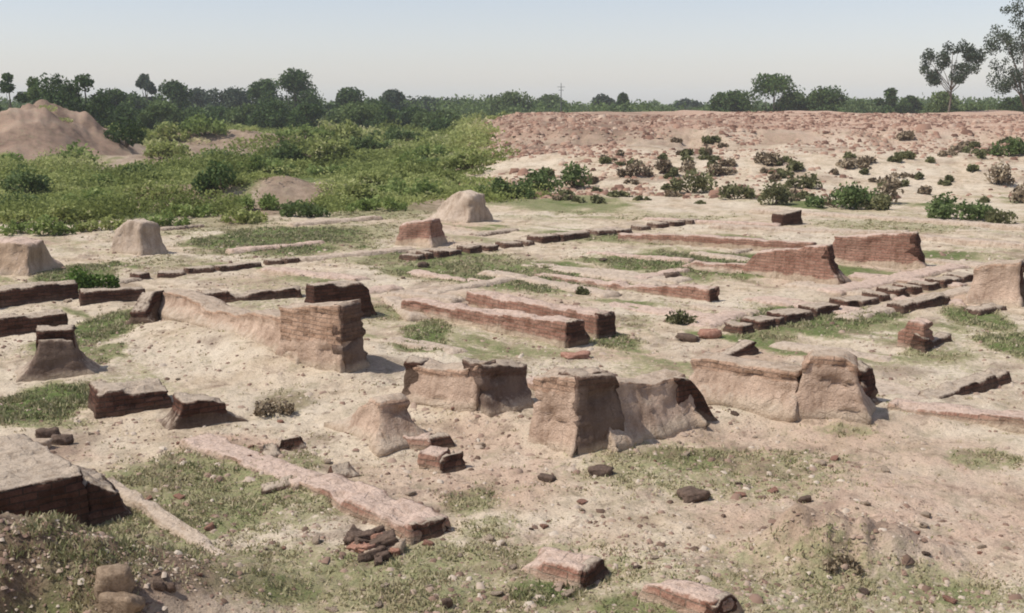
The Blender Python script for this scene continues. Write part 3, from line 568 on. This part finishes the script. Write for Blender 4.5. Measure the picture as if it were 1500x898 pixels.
# ------------------------------------------------------------------ vegetation
def leaves(C, size, tint, flatk=0.0, rng=RNG, asp=1.6):
    n = len(C); a = rng.normal(size=(n, 3)); a[:, 2] *= (1 - flatk); a /= np.linalg.norm(a, axis=1, keepdims=True)
    b = rng.normal(size=(n, 3)); b -= (b * a).sum(1, keepdims=True) * a; b /= np.linalg.norm(b, axis=1, keepdims=True)
    s = (size * rng.uniform(.6, 1.4, n))[:, None]; a = a * s * asp / 2; b = b * s / 2
    V = np.stack([C - a, C + b * .9 - a * .1, C + a, C - b * .9 + a * .1], 1).reshape(-1, 3)
    Q = np.arange(4 * n).reshape(-1, 4); return V, Q, np.repeat(tint, 4)
def crown_pts(blobs, n, rng=RNG):
    w = np.array([b[3] ** 2 * 1.0 for b in blobs]); w /= w.sum(); k = rng.choice(len(blobs), n, p=w)
    B = np.array([b[:4] for b in blobs]); d = rng.normal(size=(n, 3)); d /= np.linalg.norm(d, axis=1, keepdims=True)
    r = rng.uniform(0, 1, n) ** .45; sq = np.array([b[4] if len(b) > 4 else 1.0 for b in blobs])[k]
    jit = 1 + .25 * vn3(d[:, 0] * 2.2 + k, d[:, 1] * 2.2, d[:, 2] * 2.2, 3)
    P = B[k, :3] + d * (r * B[k, 3] * jit)[:, None] * np.stack([np.ones(n), np.ones(n), sq], 1)
    bt = rng.uniform(-.22, .22, len(blobs))[k]
    tint = np.clip(.45 + bt + rng.normal(0, .2, n), 0, 1); return P, tint
def tube(pts, rads, seg=7):
    pts = np.array(pts, float); V = []; Q = []
    for i, p in enumerate(pts):
        d = pts[min(i + 1, len(pts) - 1)] - pts[max(i - 1, 0)]; d /= np.linalg.norm(d) + 1e-9
        u = np.cross(d, [0, 1, .2]); u /= np.linalg.norm(u) + 1e-9; v = np.cross(d, u)
        for k in range(seg):
            a = 2 * math.pi * k / seg; V.append(p + rads[i] * (math.cos(a) * u + math.sin(a) * v))
    for i in range(len(pts) - 1):
        for k in range(seg):
            a = i * seg + k; b = i * seg + (k + 1) % seg; Q.append([a, b, b + seg, a + seg])
    return np.array(V), np.array(Q)
def merge(lst):
    V = []; Q = []; o = 0
    for v, q in lst: V.append(v); Q.append(q + o); o += len(v)
    return np.concatenate(V), np.concatenate(Q)

def bush(px, py, wpx, hpx, kind, label, group=None, name='bush', n=None, dens=1.0):
    x, y = at(px, py); z = float(H(x, y)); w = wpx * y / 1640 * 1.12; h = hpx * y / 1640 * 1.12
    root = empty(name, (x, y, z - .05)); tag(root, label, 'bush', group)
    rng = np.random.default_rng(int(px * 7 + py))
    bl = []; nb = max(4, int(w / max(h, .1) * 4))
    for i in range(nb):
        bx = rng.uniform(-.5, .5) * w * .8; hh = h * (1 - (abs(bx) / (w * .62)) ** 2) * rng.uniform(.6, 1.0)
        r = max(.12 * h, min(hh * .5, h * .42)); bl.append((bx, rng.uniform(-.3, .3) * max(w * .6, h * .5), max(hh - r, r * .7), r, .9))
    size = max(.035, y * .0024); n = n or int(min(8000, max(300, w * h / size ** 2 * 3.6 * dens)))
    P, t = crown_pts(bl, n, rng); P[:, 2] = np.maximum(P[:, 2], .02)
    V, Q, tt = leaves(P, np.full(n, size), t, rng=rng); mesh_np('foliage', V, Q, M[kind], root, attrs={'tint': tt})
    st = [tube([(rng.uniform(-.05, .05) * w, 0, -.1), (b[0] * .5, b[1] * .5, b[2] * .5), (b[0], b[1], b[2])], [h * .03, h * .02, h * .008], 5) for b in bl[:7]]
    mesh_np('stem', *merge(st), M['twig'], root)
    return root

BU = [(325, 283, 72, 52, 'leaf_dark', 'big dark round bush standing out of the pale green scrub, left'), (322, 240, 80, 26, 'leaf_mid', 'green bush directly behind the big dark round one'),
      (183, 215, 45, 55, 'leaf_dark', 'tall dark bush against the right foot of the brown mound'), (650, 197, 64, 26, 'leaf_dark', 'dark low bush at the far left end of the red bank'),
      (735, 290, 95, 34, 'leaf_mid', 'left one of three green bushes in front of the red bank, centre'), (795, 284, 66, 40, 'leaf_mid', 'middle one of three green bushes in front of the red bank, centre'), (842, 276, 44, 40, 'leaf_mid', 'right one of three green bushes in front of the red bank, centre'),
      (1016, 282, 70, 36, 'leaf_olive', 'wide olive bush on the foot of the bank, first right of centre'), (1078, 291, 58, 30, 'leaf_olive', 'olive bush on the foot of the bank, second right of centre'),
      (1132, 300, 48, 38, 'leaf_olive', 'round green-brown bush right of the olive pair on the bank foot'), (1240, 305, 120, 42, 'leaf_mid', 'largest wide green bush at the foot of the pale bank'), (1288, 308, 44, 30, 'leaf_olive', 'olive bush joining the right end of the largest wide green bush'),
      (1405, 322, 120, 44, 'leaf_mid', 'bright green bush on the foot of the pale bank near the right edge'), (1468, 328, 50, 32, 'leaf_olive', 'grey-olive bush at right end of the bright green one'),
      (1480, 228, 62, 32, 'leaf_mid', 'green bush on top of the terrace at the right edge'), (1461, 270, 36, 36, 'leaf_dry', 'round brown bush on the pale slope at the right'), (1497, 298, 28, 34, 'leaf_dry', 'brown bush cut by the right edge, below the round brown one'),
      (1178, 276, 54, 28, 'leaf_olive', 'olive bush higher on the bank above the round green-brown one'), (1248, 246, 50, 18, 'leaf_dry', 'low brown bush on the upper edge of the pale slope'), (1125, 240, 36, 24, 'leaf_dry', 'brown bush high on the bank above the olive bushes'),
      (990, 252, 50, 34, 'leaf_dry', 'brown bush on the middle of the red bank, right of centre'), (930, 258, 50, 26, 'leaf_dry', 'brown bush low on the red bank right of the three green ones'), (1300, 272, 34, 18, 'leaf_dry', 'sparse brown bush in the middle of the pale slope'),
      (1300, 298, 16, 40, 'leaf_dry', 'narrow upright brown shrub right of the largest wide green bush'), (1355, 285, 16, 16, 'leaf_dry', 'tiny brown shrub between pale slope and bright green bush'), (1406, 223, 34, 12, 'leaf_dry', 'low dark brown shrub on the terrace edge, right'),
      (996, 473, 46, 26, 'leaf_olive', 'round olive tussock among the low walls, right of centre'), (402, 607, 62, 34, 'leaf_dry', 'low dry grey-brown shrub left of the pointed pinnacle'), (124, 424, 96, 42, 'leaf_bright', 'bright green bush above the dark walls at left'),
      (848, 432, 34, 16, 'leaf_olive', 'small olive tussock behind the parallel pink-topped walls'), (1325, 204, 28, 14, 'leaf_dry', 'dark brown shrub alone on the red terrace top, right'), (1165, 250, 30, 16, 'leaf_olive', 'small olive shrub above the olive bush on the bank'),
      (1055, 256, 40, 20, 'leaf_dry', 'dry shrub above the second olive bush on the bank foot'), (1232, 830, 60, 26, 'leaf_dry', 'dry weed growing on the front of the eroded hump')]
for b in BU: bush(*b)
k = 0
while k < 90:
    px = random.uniform(760, 1490); py = random.uniform(205, 300)
    if float(fbm(px, py * 3, .012, 3, 99)) < -.05: continue
    if px > 1180 and 240 < py < 270 and random.random() < .7: continue
    bush(px, py, random.choice([9, 13, 18, 26, 40]) * random.uniform(.8, 1.2), random.uniform(6, 15), random.choice(['leaf_dry', 'leaf_olive', 'leaf_olive']), 'small dry shrub dotted over the spoil bank', 'small shrubs on the spoil bank', 'small_shrub', 260); k += 1
LEFTB = [(330, 262), (385, 245), (520, 285), (630, 225), (575, 200), (500, 200), (445, 198), (230, 285), (130, 300), (40, 275), (350, 320), (240, 325), (160, 330), (60, 335), (650, 240), (10, 320), (560, 300), (250, 200), (300, 190), (210, 260),(60, 262), (150, 268), (240, 225), (120, 235), (30, 300), (200, 300), (480, 250), (560, 262), (610, 245), (540, 215), (470, 225), (600, 285), (660, 262), (380, 300), (440, 310), (90, 320), (20, 240), (690, 240), (280, 310), (420, 235)]
for i, (px, py) in enumerate(LEFTB):
    bush(px, py + 8, random.uniform(55, 110), random.uniform(22, 42), ['leaf_scrub', 'leaf_fresh', 'leaf_scrub', 'leaf_fresh', 'leaf_mid'][i % 5], 'rounded green bush rising from the scrub left of the spoil bank', 'rounded bushes in the scrub', 'scrub_bush')

# scrub ground cover
def scrub():
    rng = np.random.default_rng(5); n = 9000
    y = 40 * (230 / 40) ** (rng.random(n) ** 1.0); x = rng.uniform(-.56, .1, n) * y
    v = veg_extra(x, y); keep = rng.random(n) < v * 1.0
    for (px, py, rx, ry, s) in BARE:
        d = dist2ell(x, y, px, py, rx, ry); keep &= (d > .95) | (rng.random(n) < .06)
    md = np.hypot((x - gx(45, 92)) / 8.3, (y - 90) / 13); keep &= (md > 1.0) | ((y < 84) & (md > .8)) | (rng.random(n) < .05)
    nn = fbm(x, y, .2, 3, 91); keep &= (nn > -.35)
    x, y, nn = x[keep], y[keep], nn[keep]; r = rng.uniform(.35, 1.0, len(x)) * (1 + .006 * y); hh = r * rng.uniform(.4, .8, len(x)) * np.clip(.75 + 1.6 * fbm(x, y, .16, 3, 97) + nn * .5, .25, 2.4); z = H(x, y)
    m = 95; C = np.repeat(np.stack([x, y, z], 1), m, 0); rr = np.repeat(r, m); hr = np.repeat(hh, m); d = rng.normal(size=(len(C), 3)); d /= np.linalg.norm(d, axis=1, keepdims=True); d[:, 2] = np.abs(d[:, 2])
    q = rng.uniform(.3, 1, len(C)) ** .5; C = C + d * np.stack([rr * q, rr * q, hr * q], 1)
    tint = np.clip(np.repeat(.47 + rng.uniform(-.16, .2, len(x)) + .7 * fbm(x, y, .11, 3, 95), m) + rng.normal(0, .07, len(C)), 0, 1)
    V, Q, t = leaves(C, np.clip(C[:, 1] * .0018, .07, .26), tint, rng=rng)
    o = mesh_np('scrub', V, Q, M['leaf_scrub'], attrs={'tint': t}); tag(o, 'dense low green scrub covering the ground left of the spoil bank', 'scrub', kind='stuff')
scrub()

# grass blades in the vegetated patches of the dig
def grass():
    rng = np.random.default_rng(9); n = 300000
    y = 8.0 * (46 / 8.0) ** (rng.random(n) ** .9); x = rng.uniform(-.5, .5, n) * y
    veg = np.zeros(n); nz = fbm(x, y, .9, 4, 71, .6); patch(veg, x, y, VEG, nz)
    cl = ss(-.25, .35, fbm(x, y, 2.2, 3, 72)); keep = rng.random(n) < veg ** 1.5 * (.15 + cl) * .9 + .012
    x, y, veg = x[keep], y[keep], veg[keep]; z = H(x, y); m = 5
    px = np.repeat(x, m) + rng.normal(0, .035, len(x) * m); py = np.repeat(y, m) + rng.normal(0, .035, len(x) * m); pz = np.repeat(z, m) - .01
    h = np.repeat(rng.uniform(.012, .055, len(x)) * (.6 + veg * .6), m) * rng.uniform(.6, 1.2, len(px)) * (1 + py * .012); w = .006 + py * .0006
    a = rng.uniform(0, 6.28, len(px)); lean = rng.normal(0, .45, (len(px), 2)) * h[:, None]
    B = np.stack([px, py, pz], 1); sd = np.stack([np.cos(a) * w, np.sin(a) * w, a * 0], 1); T = B + np.stack([lean[:, 0], lean[:, 1], h], 1)
    V = np.stack([B - sd, B + sd, T + sd * .25, T - sd * .25], 1).reshape(-1, 3); Q = np.arange(len(V)).reshape(-1, 4)
    tint = np.clip(np.repeat(.42 + .35 * (1 - veg) + rng.normal(0, .16, len(x)), m), 0, 1)
    o = mesh_np('grass', V, Q, mat_leaf('grass_blade', ((0, (.12, .14, .05)), (.35, (.23, .24, .11)), (.6, (.38, .33, .19)), (1, (.52, .44, .3))), .2), attrs={'tint': np.repeat(tint, 4)})
    tag(o, 'short sparse green and dry grass growing on the dig floor', 'grass', kind='stuff')
grass()
# gravel and brick crumbs
def gravel():
    rng = np.random.default_rng(19); n = 38000
    y = 7.9 * (40 / 7.9) ** (rng.random(n) ** 1.1); x = rng.uniform(-.5, .5, n) * y
    k = fbm(x, y, .6, 3, 88); keep = rng.random(n) < np.clip(.35 + k + .3 * bank(x, y), .05, 1); x, y = x[keep], y[keep]; z = H(x, y); n = len(x)
    s = rng.gamma(1.6, .0048, n) * (1 + y * .025) + .004
    base = np.array([(-1, -1, -.6), (1, -1, -.6), (1, 1, -.6), (-1, 1, -.6), (-.6, -.6, .8), (.65, -.5, .7), (.5, .6, .85), (-.6, .55, .6)], float)
    V = base[None] * (1 + rng.uniform(-.3, .3, (n, 8, 3))) * s[:, None, None] * np.stack([rng.uniform(.8, 1.6, n), rng.uniform(.7, 1.1, n), rng.uniform(.4, .8, n)], 1)[:, None, :]
    a = rng.uniform(0, 6.28, n); ca, sa = np.cos(a)[:, None], np.sin(a)[:, None]
    X = V[..., 0] * ca - V[..., 1] * sa + x[:, None]; Y = V[..., 0] * sa + V[..., 1] * ca + y[:, None]; Z = V[..., 2] + (z + s * .2)[:, None]
    V = np.stack([X, Y, Z], -1).reshape(-1, 3); f = np.array([(4, 5, 6, 7), (0, 1, 5, 4), (1, 2, 6, 5), (2, 3, 7, 6), (3, 0, 4, 7)])
    Q = (f[None] + (np.arange(n) * 8)[:, None, None]).reshape(-1, 4)
    t = NT('gravel'); c = t.ramp(t.attr('tint'), (0, (.13, .085, .06)), (.3, (.26, .17, .125)), (.7, (.4, .31, .235)), (1, (.5, .42, .33)))
    o = mesh_np('gravel', V, Q, t.done(c, .95), attrs={'tint': np.repeat(rng.random(n), 8)}); tag(o, 'fine gravel and brick crumbs scattered over the dig floor', 'gravel', kind='stuff')
gravel()
# brick debris on the spoil bank
def debris():
    rng = np.random.default_rng(29); n = 26000
    y = rng.uniform(52, 125, n); x = rng.uniform(-.06, .48, n) * y
    ok = (ss(-4, 1, x + .035 * (y - 55)) * np.maximum(np.maximum(ss(70, 82, y), .8 * (1 - ss(6, 12, x))), .22) > rng.random(n)) & (fbm(x, y, .3, 3, 90) > -.25); pl = np.zeros(len(x)); patch(pl, x, y, PALE, 0); ok &= rng.random(len(x)) > pl * .9; x, y = x[ok], y[ok]; n = len(x); z = H(x, y); s = rng.gamma(1.8, .03, n) + .02
    base = np.array([(-1, -1, -.6), (1, -1, -.6), (1, 1, -.6), (-1, 1, -.6), (-.7, -.6, .8), (.65, -.5, .7), (.6, .7, .85), (-.6, .65, .6)], float)
    V = base[None] * (1 + rng.uniform(-.3, .3, (n, 8, 3))) * s[:, None, None]; X = V[..., 0] * 1.3 + x[:, None]; Y = V[..., 1] + y[:, None]; Z = V[..., 2] * .8 + (z + s * .2)[:, None]
    V = np.stack([X, Y, Z], -1).reshape(-1, 3); f = np.array([(4, 5, 6, 7), (0, 1, 5, 4), (1, 2, 6, 5), (2, 3, 7, 6), (3, 0, 4, 7)])
    Q = (f[None] + (np.arange(n) * 8)[:, None, None]).reshape(-1, 4)
    t = NT('brick_debris'); c = t.ramp(t.attr('tint'), (0, (.11, .06, .042)), (.4, (.26, .15, .105)), (.8, (.38, .25, .18)), (1, (.47, .36, .27)))
    o = mesh_np('brick_debris', V, Q, t.done(c, .95), attrs={'tint': np.repeat(rng.random(n), 8)}); tag(o, 'reddish brick debris spread over the spoil bank', 'debris', kind='stuff')
debris()

# ------------------------------------------------------------------ trees
def tree(px, dist, ytop, wpx, kind, label, name='tree', ybot=None, sparse=False, shape=1.0, group=None, trunkh=.3, seed=0, lean=0.0):
    x, y = gx(px, dist), dist; z = float(H(x, y)); top = CAMH - (ytop - 150) * dist / 1640; h = top - z; w = wpx * dist / 1640 * (1 if sparse else 1.4)
    root = empty(name, (x, y, z)); tag(root, label, 'tree', group); rng = np.random.default_rng(int(px * 3 + seed))
    bl = []; tips = []
    if sparse:
        nb = 42 if h < 16 else 80; c0 = h * trunkh
        for i in range(nb):
            a = rng.uniform(0, 6.28); rr = w / 2 * math.sqrt(rng.random()) * .9; zz = c0 + (h - c0) * (.12 + .8 * rng.random() * (1 - .45 * (rr / (w / 2)) ** 2)); r = w * rng.uniform(.055, .12)
            bl.append((math.cos(a) * rr + lean * w, math.sin(a) * rr, zz, r, rng.uniform(.7, 1.3))); tips.append(bl[-1][:3])
    else:
        nb = int(rng.integers(14, 20)); c0 = h * trunkh
        for i in range(nb):
            a = rng.uniform(0, 6.28); f = rng.random() ** 1.2; zz = c0 + (h - c0) * f * .86; env = math.sqrt(max(.08, 1 - (2 * max(f, .3) - .95) ** 2)) if shape == 1.0 else (1 - f * .6)
            rr = w / 2 * env * rng.uniform(.25, .95); r = w * rng.uniform(.15, .25); bl.append((math.cos(a) * rr, math.sin(a) * rr, min(zz, h - r * .8), r, .85)); tips.append(bl[-1][:3])
        bl.append((0, 0, h - w * .17, w * .17, .9))
    size = max(.10, dist * .00125) * (1.0 if sparse else 1.35); n = 5200 if not sparse else (6000 if h < 16 else 11000)
    P, t = crown_pts(bl, n, rng); V, Q, tt = leaves(P, np.full(n, size), t, rng=rng)
    mesh_np('crown', V, Q, M[kind], root, attrs={'tint': tt})
    tr = max(.09, h * (.013 if sparse else .02)); parts = [tube([(0, 0, -.4), (.02 * h, 0, h * trunkh * .6), (.01 * h + lean * w * .4, .01 * h, h * max(trunkh, .45)), (lean * w * .6, 0, h * .8)], [tr * 1.3, tr, tr * .7, tr * .2])]
    for p in tips[:14]:
        s0 = np.array([.01 * h, 0, h * trunkh * rng.uniform(.7, 1.2)]); p = np.array(p); parts.append(tube([s0, (s0 + p) / 2 + rng.normal(0, .03 * w, 3) * [1, 1, .5], p], [tr * .5, tr * .32, tr * .1], 5))
    mesh_np('trunk', *merge(parts), M['bark'], root); return root
TR = [(12, 150, 106, 34, 'leaf_dark', 'small dark tree behind the brown mound, at the left edge'), (48, 145, 112, 40, 'leaf_mid', 'yellow-green tree behind the brown mound, second from the left edge'),
      (86, 140, 106, 58, 'leaf_dark', 'big dark rounded tree on the brown mound, left half of the pair'), (124, 142, 107, 52, 'leaf_dark', 'big dark rounded tree on the brown mound, right half of the pair'),
      (168, 190, 130, 50, 'leaf_dark', 'dark tree just right of the brown mound'), (195, 230, 136, 46, 'leaf_dark', 'dark tree below left of the lollipop-topped one'), (212, 260, 108, 30, 'leaf_grey', 'slim tree with a small ball crown standing above the left tree line'),
      (250, 220, 117, 44, 'leaf_dark', 'domed dark tree right of the small ball crown'), (245, 170, 146, 60, 'leaf_mid', 'lower green tree in front of the domed dark one'), (290, 270, 130, 46, 'leaf_grey', 'grey-green tree between the domed tree and the tall centre-left pair'),
      (340, 260, 128, 50, 'leaf_grey', 'grey-green tree left of the tall centre-left pair'), (386, 230, 115, 46, 'leaf_dark', 'left tree of the tall centre-left pair, narrower and lower'), (430, 220, 102, 62, 'leaf_dark', 'tallest dark tree of the left tree line'),
      (455, 240, 140, 44, 'leaf_dark', 'low dark tree at the right foot of the tallest one'), (510, 225, 127, 48, 'leaf_dark', 'square-topped dark tree right of the tallest one'), (548, 240, 145, 46, 'leaf_dark', 'low dark tree right of the square-topped one'),
      (572, 250, 130, 38, 'leaf_grey', 'grey tree with a small flat crown left of the bank'), (620, 300, 143, 60, 'leaf_grey', 'faint low tree on the horizon left of the bank'), (672, 300, 145, 60, 'leaf_grey', 'faint low tree just left of the bank end'),
      (745, 260, 134, 54, 'leaf_mid', 'green tree peeping over the left end of the red bank'), (800, 300, 139, 44, 'leaf_mid', 'low green tree just left of the thin mast'), (882, 300, 139, 32, 'leaf_grey', 'small tree left of the dark tufted one over the red bank'),
      (912, 260, 137, 22, 'leaf_dark', 'small dark tufted tree over the middle of the red bank'), (1002, 330, 145, 40, 'leaf_grey', 'faint tree over the bank left of the right-hand grove'),
      (1072, 210, 132, 44, 'leaf_dark', 'dark tree at the left end of the right-hand grove'), (1134, 200, 104, 62, 'leaf_dark', 'highest rounded tree of the right-hand grove'), (1168, 210, 135, 40, 'leaf_mid', 'low tree at the right foot of the highest grove tree'), (1208, 200, 127, 56, 'leaf_dark', 'domed tree right of the highest one in the right-hand grove'),
      (1272, 260, 145, 60, 'leaf_mid', 'low wide tree between the dome and the pointed tree at right'), (1307, 220, 128, 32, 'leaf_dark', 'pointed dark tree left of the tall sparse one'), (1335, 230, 141, 28, 'leaf_dark', 'small dark tree between the pointed and the tall sparse one'),
      (1383, 190, 134, 50, 'leaf_mid', 'low bushy tree at the foot of the tall sparse tree'), (1440, 200, 150, 60, 'leaf_mid', 'low tree between the tall sparse tree and the one at the right edge'), (1498, 180, 138, 50, 'leaf_dark', 'dark bushy tree at the right edge below the large wispy one')]
for i, r in enumerate(TR): tree(*r, seed=i, trunkh=.04)
for i, (px, d, yt, wd) in enumerate([(165, 150, 156, 46), (205, 165, 160, 50), (232, 150, 150, 40), (280, 170, 158, 50), (318, 185, 156, 44), (362, 180, 152, 40), (405, 170, 146, 60), (448, 165, 148, 46), (520, 170, 150, 50), (560, 185, 152, 54), (600, 190, 158, 40), (640, 170, 162, 50)]):
    tree(px, d, yt, wd, ['leaf_dark', 'leaf_mid'][i % 3 == 2], 'low dark tree standing on the green plain in front of the left tree line', seed=50 + i, trunkh=.03, group='low trees on the green plain')
tree(1392, 150, 56, 92, 'leaf_grey', 'tall sparse tree with an open crown and bare trunk at right', 'sparse_tree', sparse=True, trunkh=.33, seed=3)
tree(1502, 125, -60, 120, 'leaf_grey', 'large wispy tree cut by the right and top edges of the photo', 'sparse_tree', sparse=True, trunkh=.05, seed=8)
# far wood: reads as one mass
def wood():
    rng = np.random.default_rng(77); n = 1500
    y = rng.uniform(230, 480, n); x = rng.uniform(-.6, .6, n) * y; r = rng.uniform(1.6, 3.4, n); z = H(x, y)
    hgt = (2.6 + 4.2 * np.clip(.5 + .8 * fbm(x, y, .02, 3, 3), 0, 1.2)); m = 60
    C = np.repeat(np.stack([x, y, z + hgt * .5], 1), m, 0); d = rng.normal(size=(n * m, 3)); d /= np.linalg.norm(d, axis=1, keepdims=True)
    C = C + d * np.stack([np.repeat(r, m)] * 2 + [np.repeat(hgt * .6, m)], 1) * (rng.random(n * m) ** .4)[:, None]
    V, Q, t = leaves(C, C[:, 1] * .0019, np.clip(rng.normal(.45, .2, n * m), 0, 1), rng=rng)
    o = mesh_np('far_wood', V, Q, M['leaf_mid'], attrs={'tint': t}); tag(o, 'continuous low wood closing the horizon', 'wood', kind='stuff')
wood()
# thin mast on the horizon
x, y = gx(822, 260), 260; z0 = float(H(x, y)); h = CAMH + 28 * 260 / 1640 - z0
V, Q = tube([(0, 0, 0), (0, 0, h * .5), (0, 0, h)], [.16, .12, .07], 8)
r = empty('mast', (x, y, z0)); tag(r, 'thin upright mast on the horizon over the red bank', 'mast')
mesh_np('pole', V, Q, M['steel'], r)
V, Q = merge([tube([(-.9, 0, h * .9), (.9, 0, h * .9)], [.05, .05], 6), tube([(-.6, 0, h * .82), (.6, 0, h * .82)], [.05, .05], 6)]); mesh_np('crossarm', V, Q, M['steel'], r)

# ------------------------------------------------------------------ haze
def haze():
    x0, x1, y0, y1, z0, z1 = -9300, 9300, -40, 2700, -3.5, 32
    V = [(x, y, z) for x in (x0, x1) for y in (y0, y1) for z in (z0, z1)]; Q = [(0, 1, 3, 2), (4, 6, 7, 5), (0, 4, 5, 1), (2, 3, 7, 6), (0, 2, 6, 4), (1, 5, 7, 3)]
    t = NT('haze'); v = t.n('ShaderNodeVolumePrincipled'); v.inputs['Color'].default_value = (.93, .96, 1, 1); v.inputs['Density'].default_value = HAZE; v.inputs['Anisotropy'].default_value = 0
    o = t.n('ShaderNodeOutputMaterial'); t.l(v.outputs[0], o.inputs['Volume'])
    b = mesh_np('haze', V, Q, t.m); tag(b, 'pale dusty haze in the air over the plain', 'haze', kind='stuff')
HAZE = .0003
haze()

# ------------------------------------------------------------------ light, camera
w = bpy.data.worlds.new('World'); SC.world = w; w.use_nodes = True; nt = w.node_tree; nt.nodes.clear()
EL, AZ = R(56), math.atan2(-.95, -.22)      # sun stands to the left, slightly behind the camera: azimuth as atan2(x, y)
sky = nt.nodes.new('ShaderNodeTexSky'); sky.sky_type = 'NISHITA'; sky.sun_disc = False; sky.sun_elevation = EL; sky.sun_rotation = AZ % (2 * math.pi)
sky.air_density = 1.15; sky.dust_density = .55; sky.ozone_density = 1.0; sky.altitude = 0
bg = nt.nodes.new('ShaderNodeBackground'); bg.inputs[1].default_value = .128; out = nt.nodes.new('ShaderNodeOutputWorld')
hs = nt.nodes.new('ShaderNodeHueSaturation'); hs.inputs['Saturation'].default_value = .62; nt.links.new(sky.outputs[0], hs.inputs['Color']); tn = nt.nodes.new('ShaderNodeMix'); tn.data_type = 'RGBA'; tn.blend_type = 'MULTIPLY'; tn.inputs[0].default_value = 1; tn.inputs[7].default_value = (.95, .94, 1.05, 1); nt.links.new(hs.outputs[0], tn.inputs[6]); nt.links.new(tn.outputs[2], bg.inputs[0]); nt.links.new(bg.outputs[0], out.inputs[0])
sd = bpy.data.lights.new('sun', 'SUN'); sd.energy = 4.45; sd.angle = R(.6); sd.color = (1, .955, .89); so = bpy.data.objects.new('sun', sd); COL.objects.link(so)
from mathutils import Vector
S = Vector((math.sin(AZ) * math.cos(EL), math.cos(AZ) * math.cos(EL), math.sin(EL)))
so.rotation_euler = S.to_track_quat('Z', 'Y').to_euler(); so.location = (-20, -10, 60)
cd = bpy.data.cameras.new('camera'); cam = bpy.data.objects.new('camera', cd); COL.objects.link(cam); SC.camera = cam
cd.sensor_width = 36; cd.lens = 36 * F / 1500; cam.location = (0, 0, CAMH); cam.rotation_euler = (math.pi / 2 - PIT, 0, 0); cd.clip_end = 12000; cd.clip_start = .1
vs = SC.view_settings; SC.display_settings.display_device = 'sRGB'; vs.view_transform = 'Standard'; vs.look = 'None'; vs.exposure = 0; vs.gamma = 1; vs.use_curve_mapping = False
SC.cycles.volume_bounces = 1; SC.cycles.max_bounces = 6; SC.cycles.transparent_max_bounces = 8
SC.cycles.filter_width = 1.9
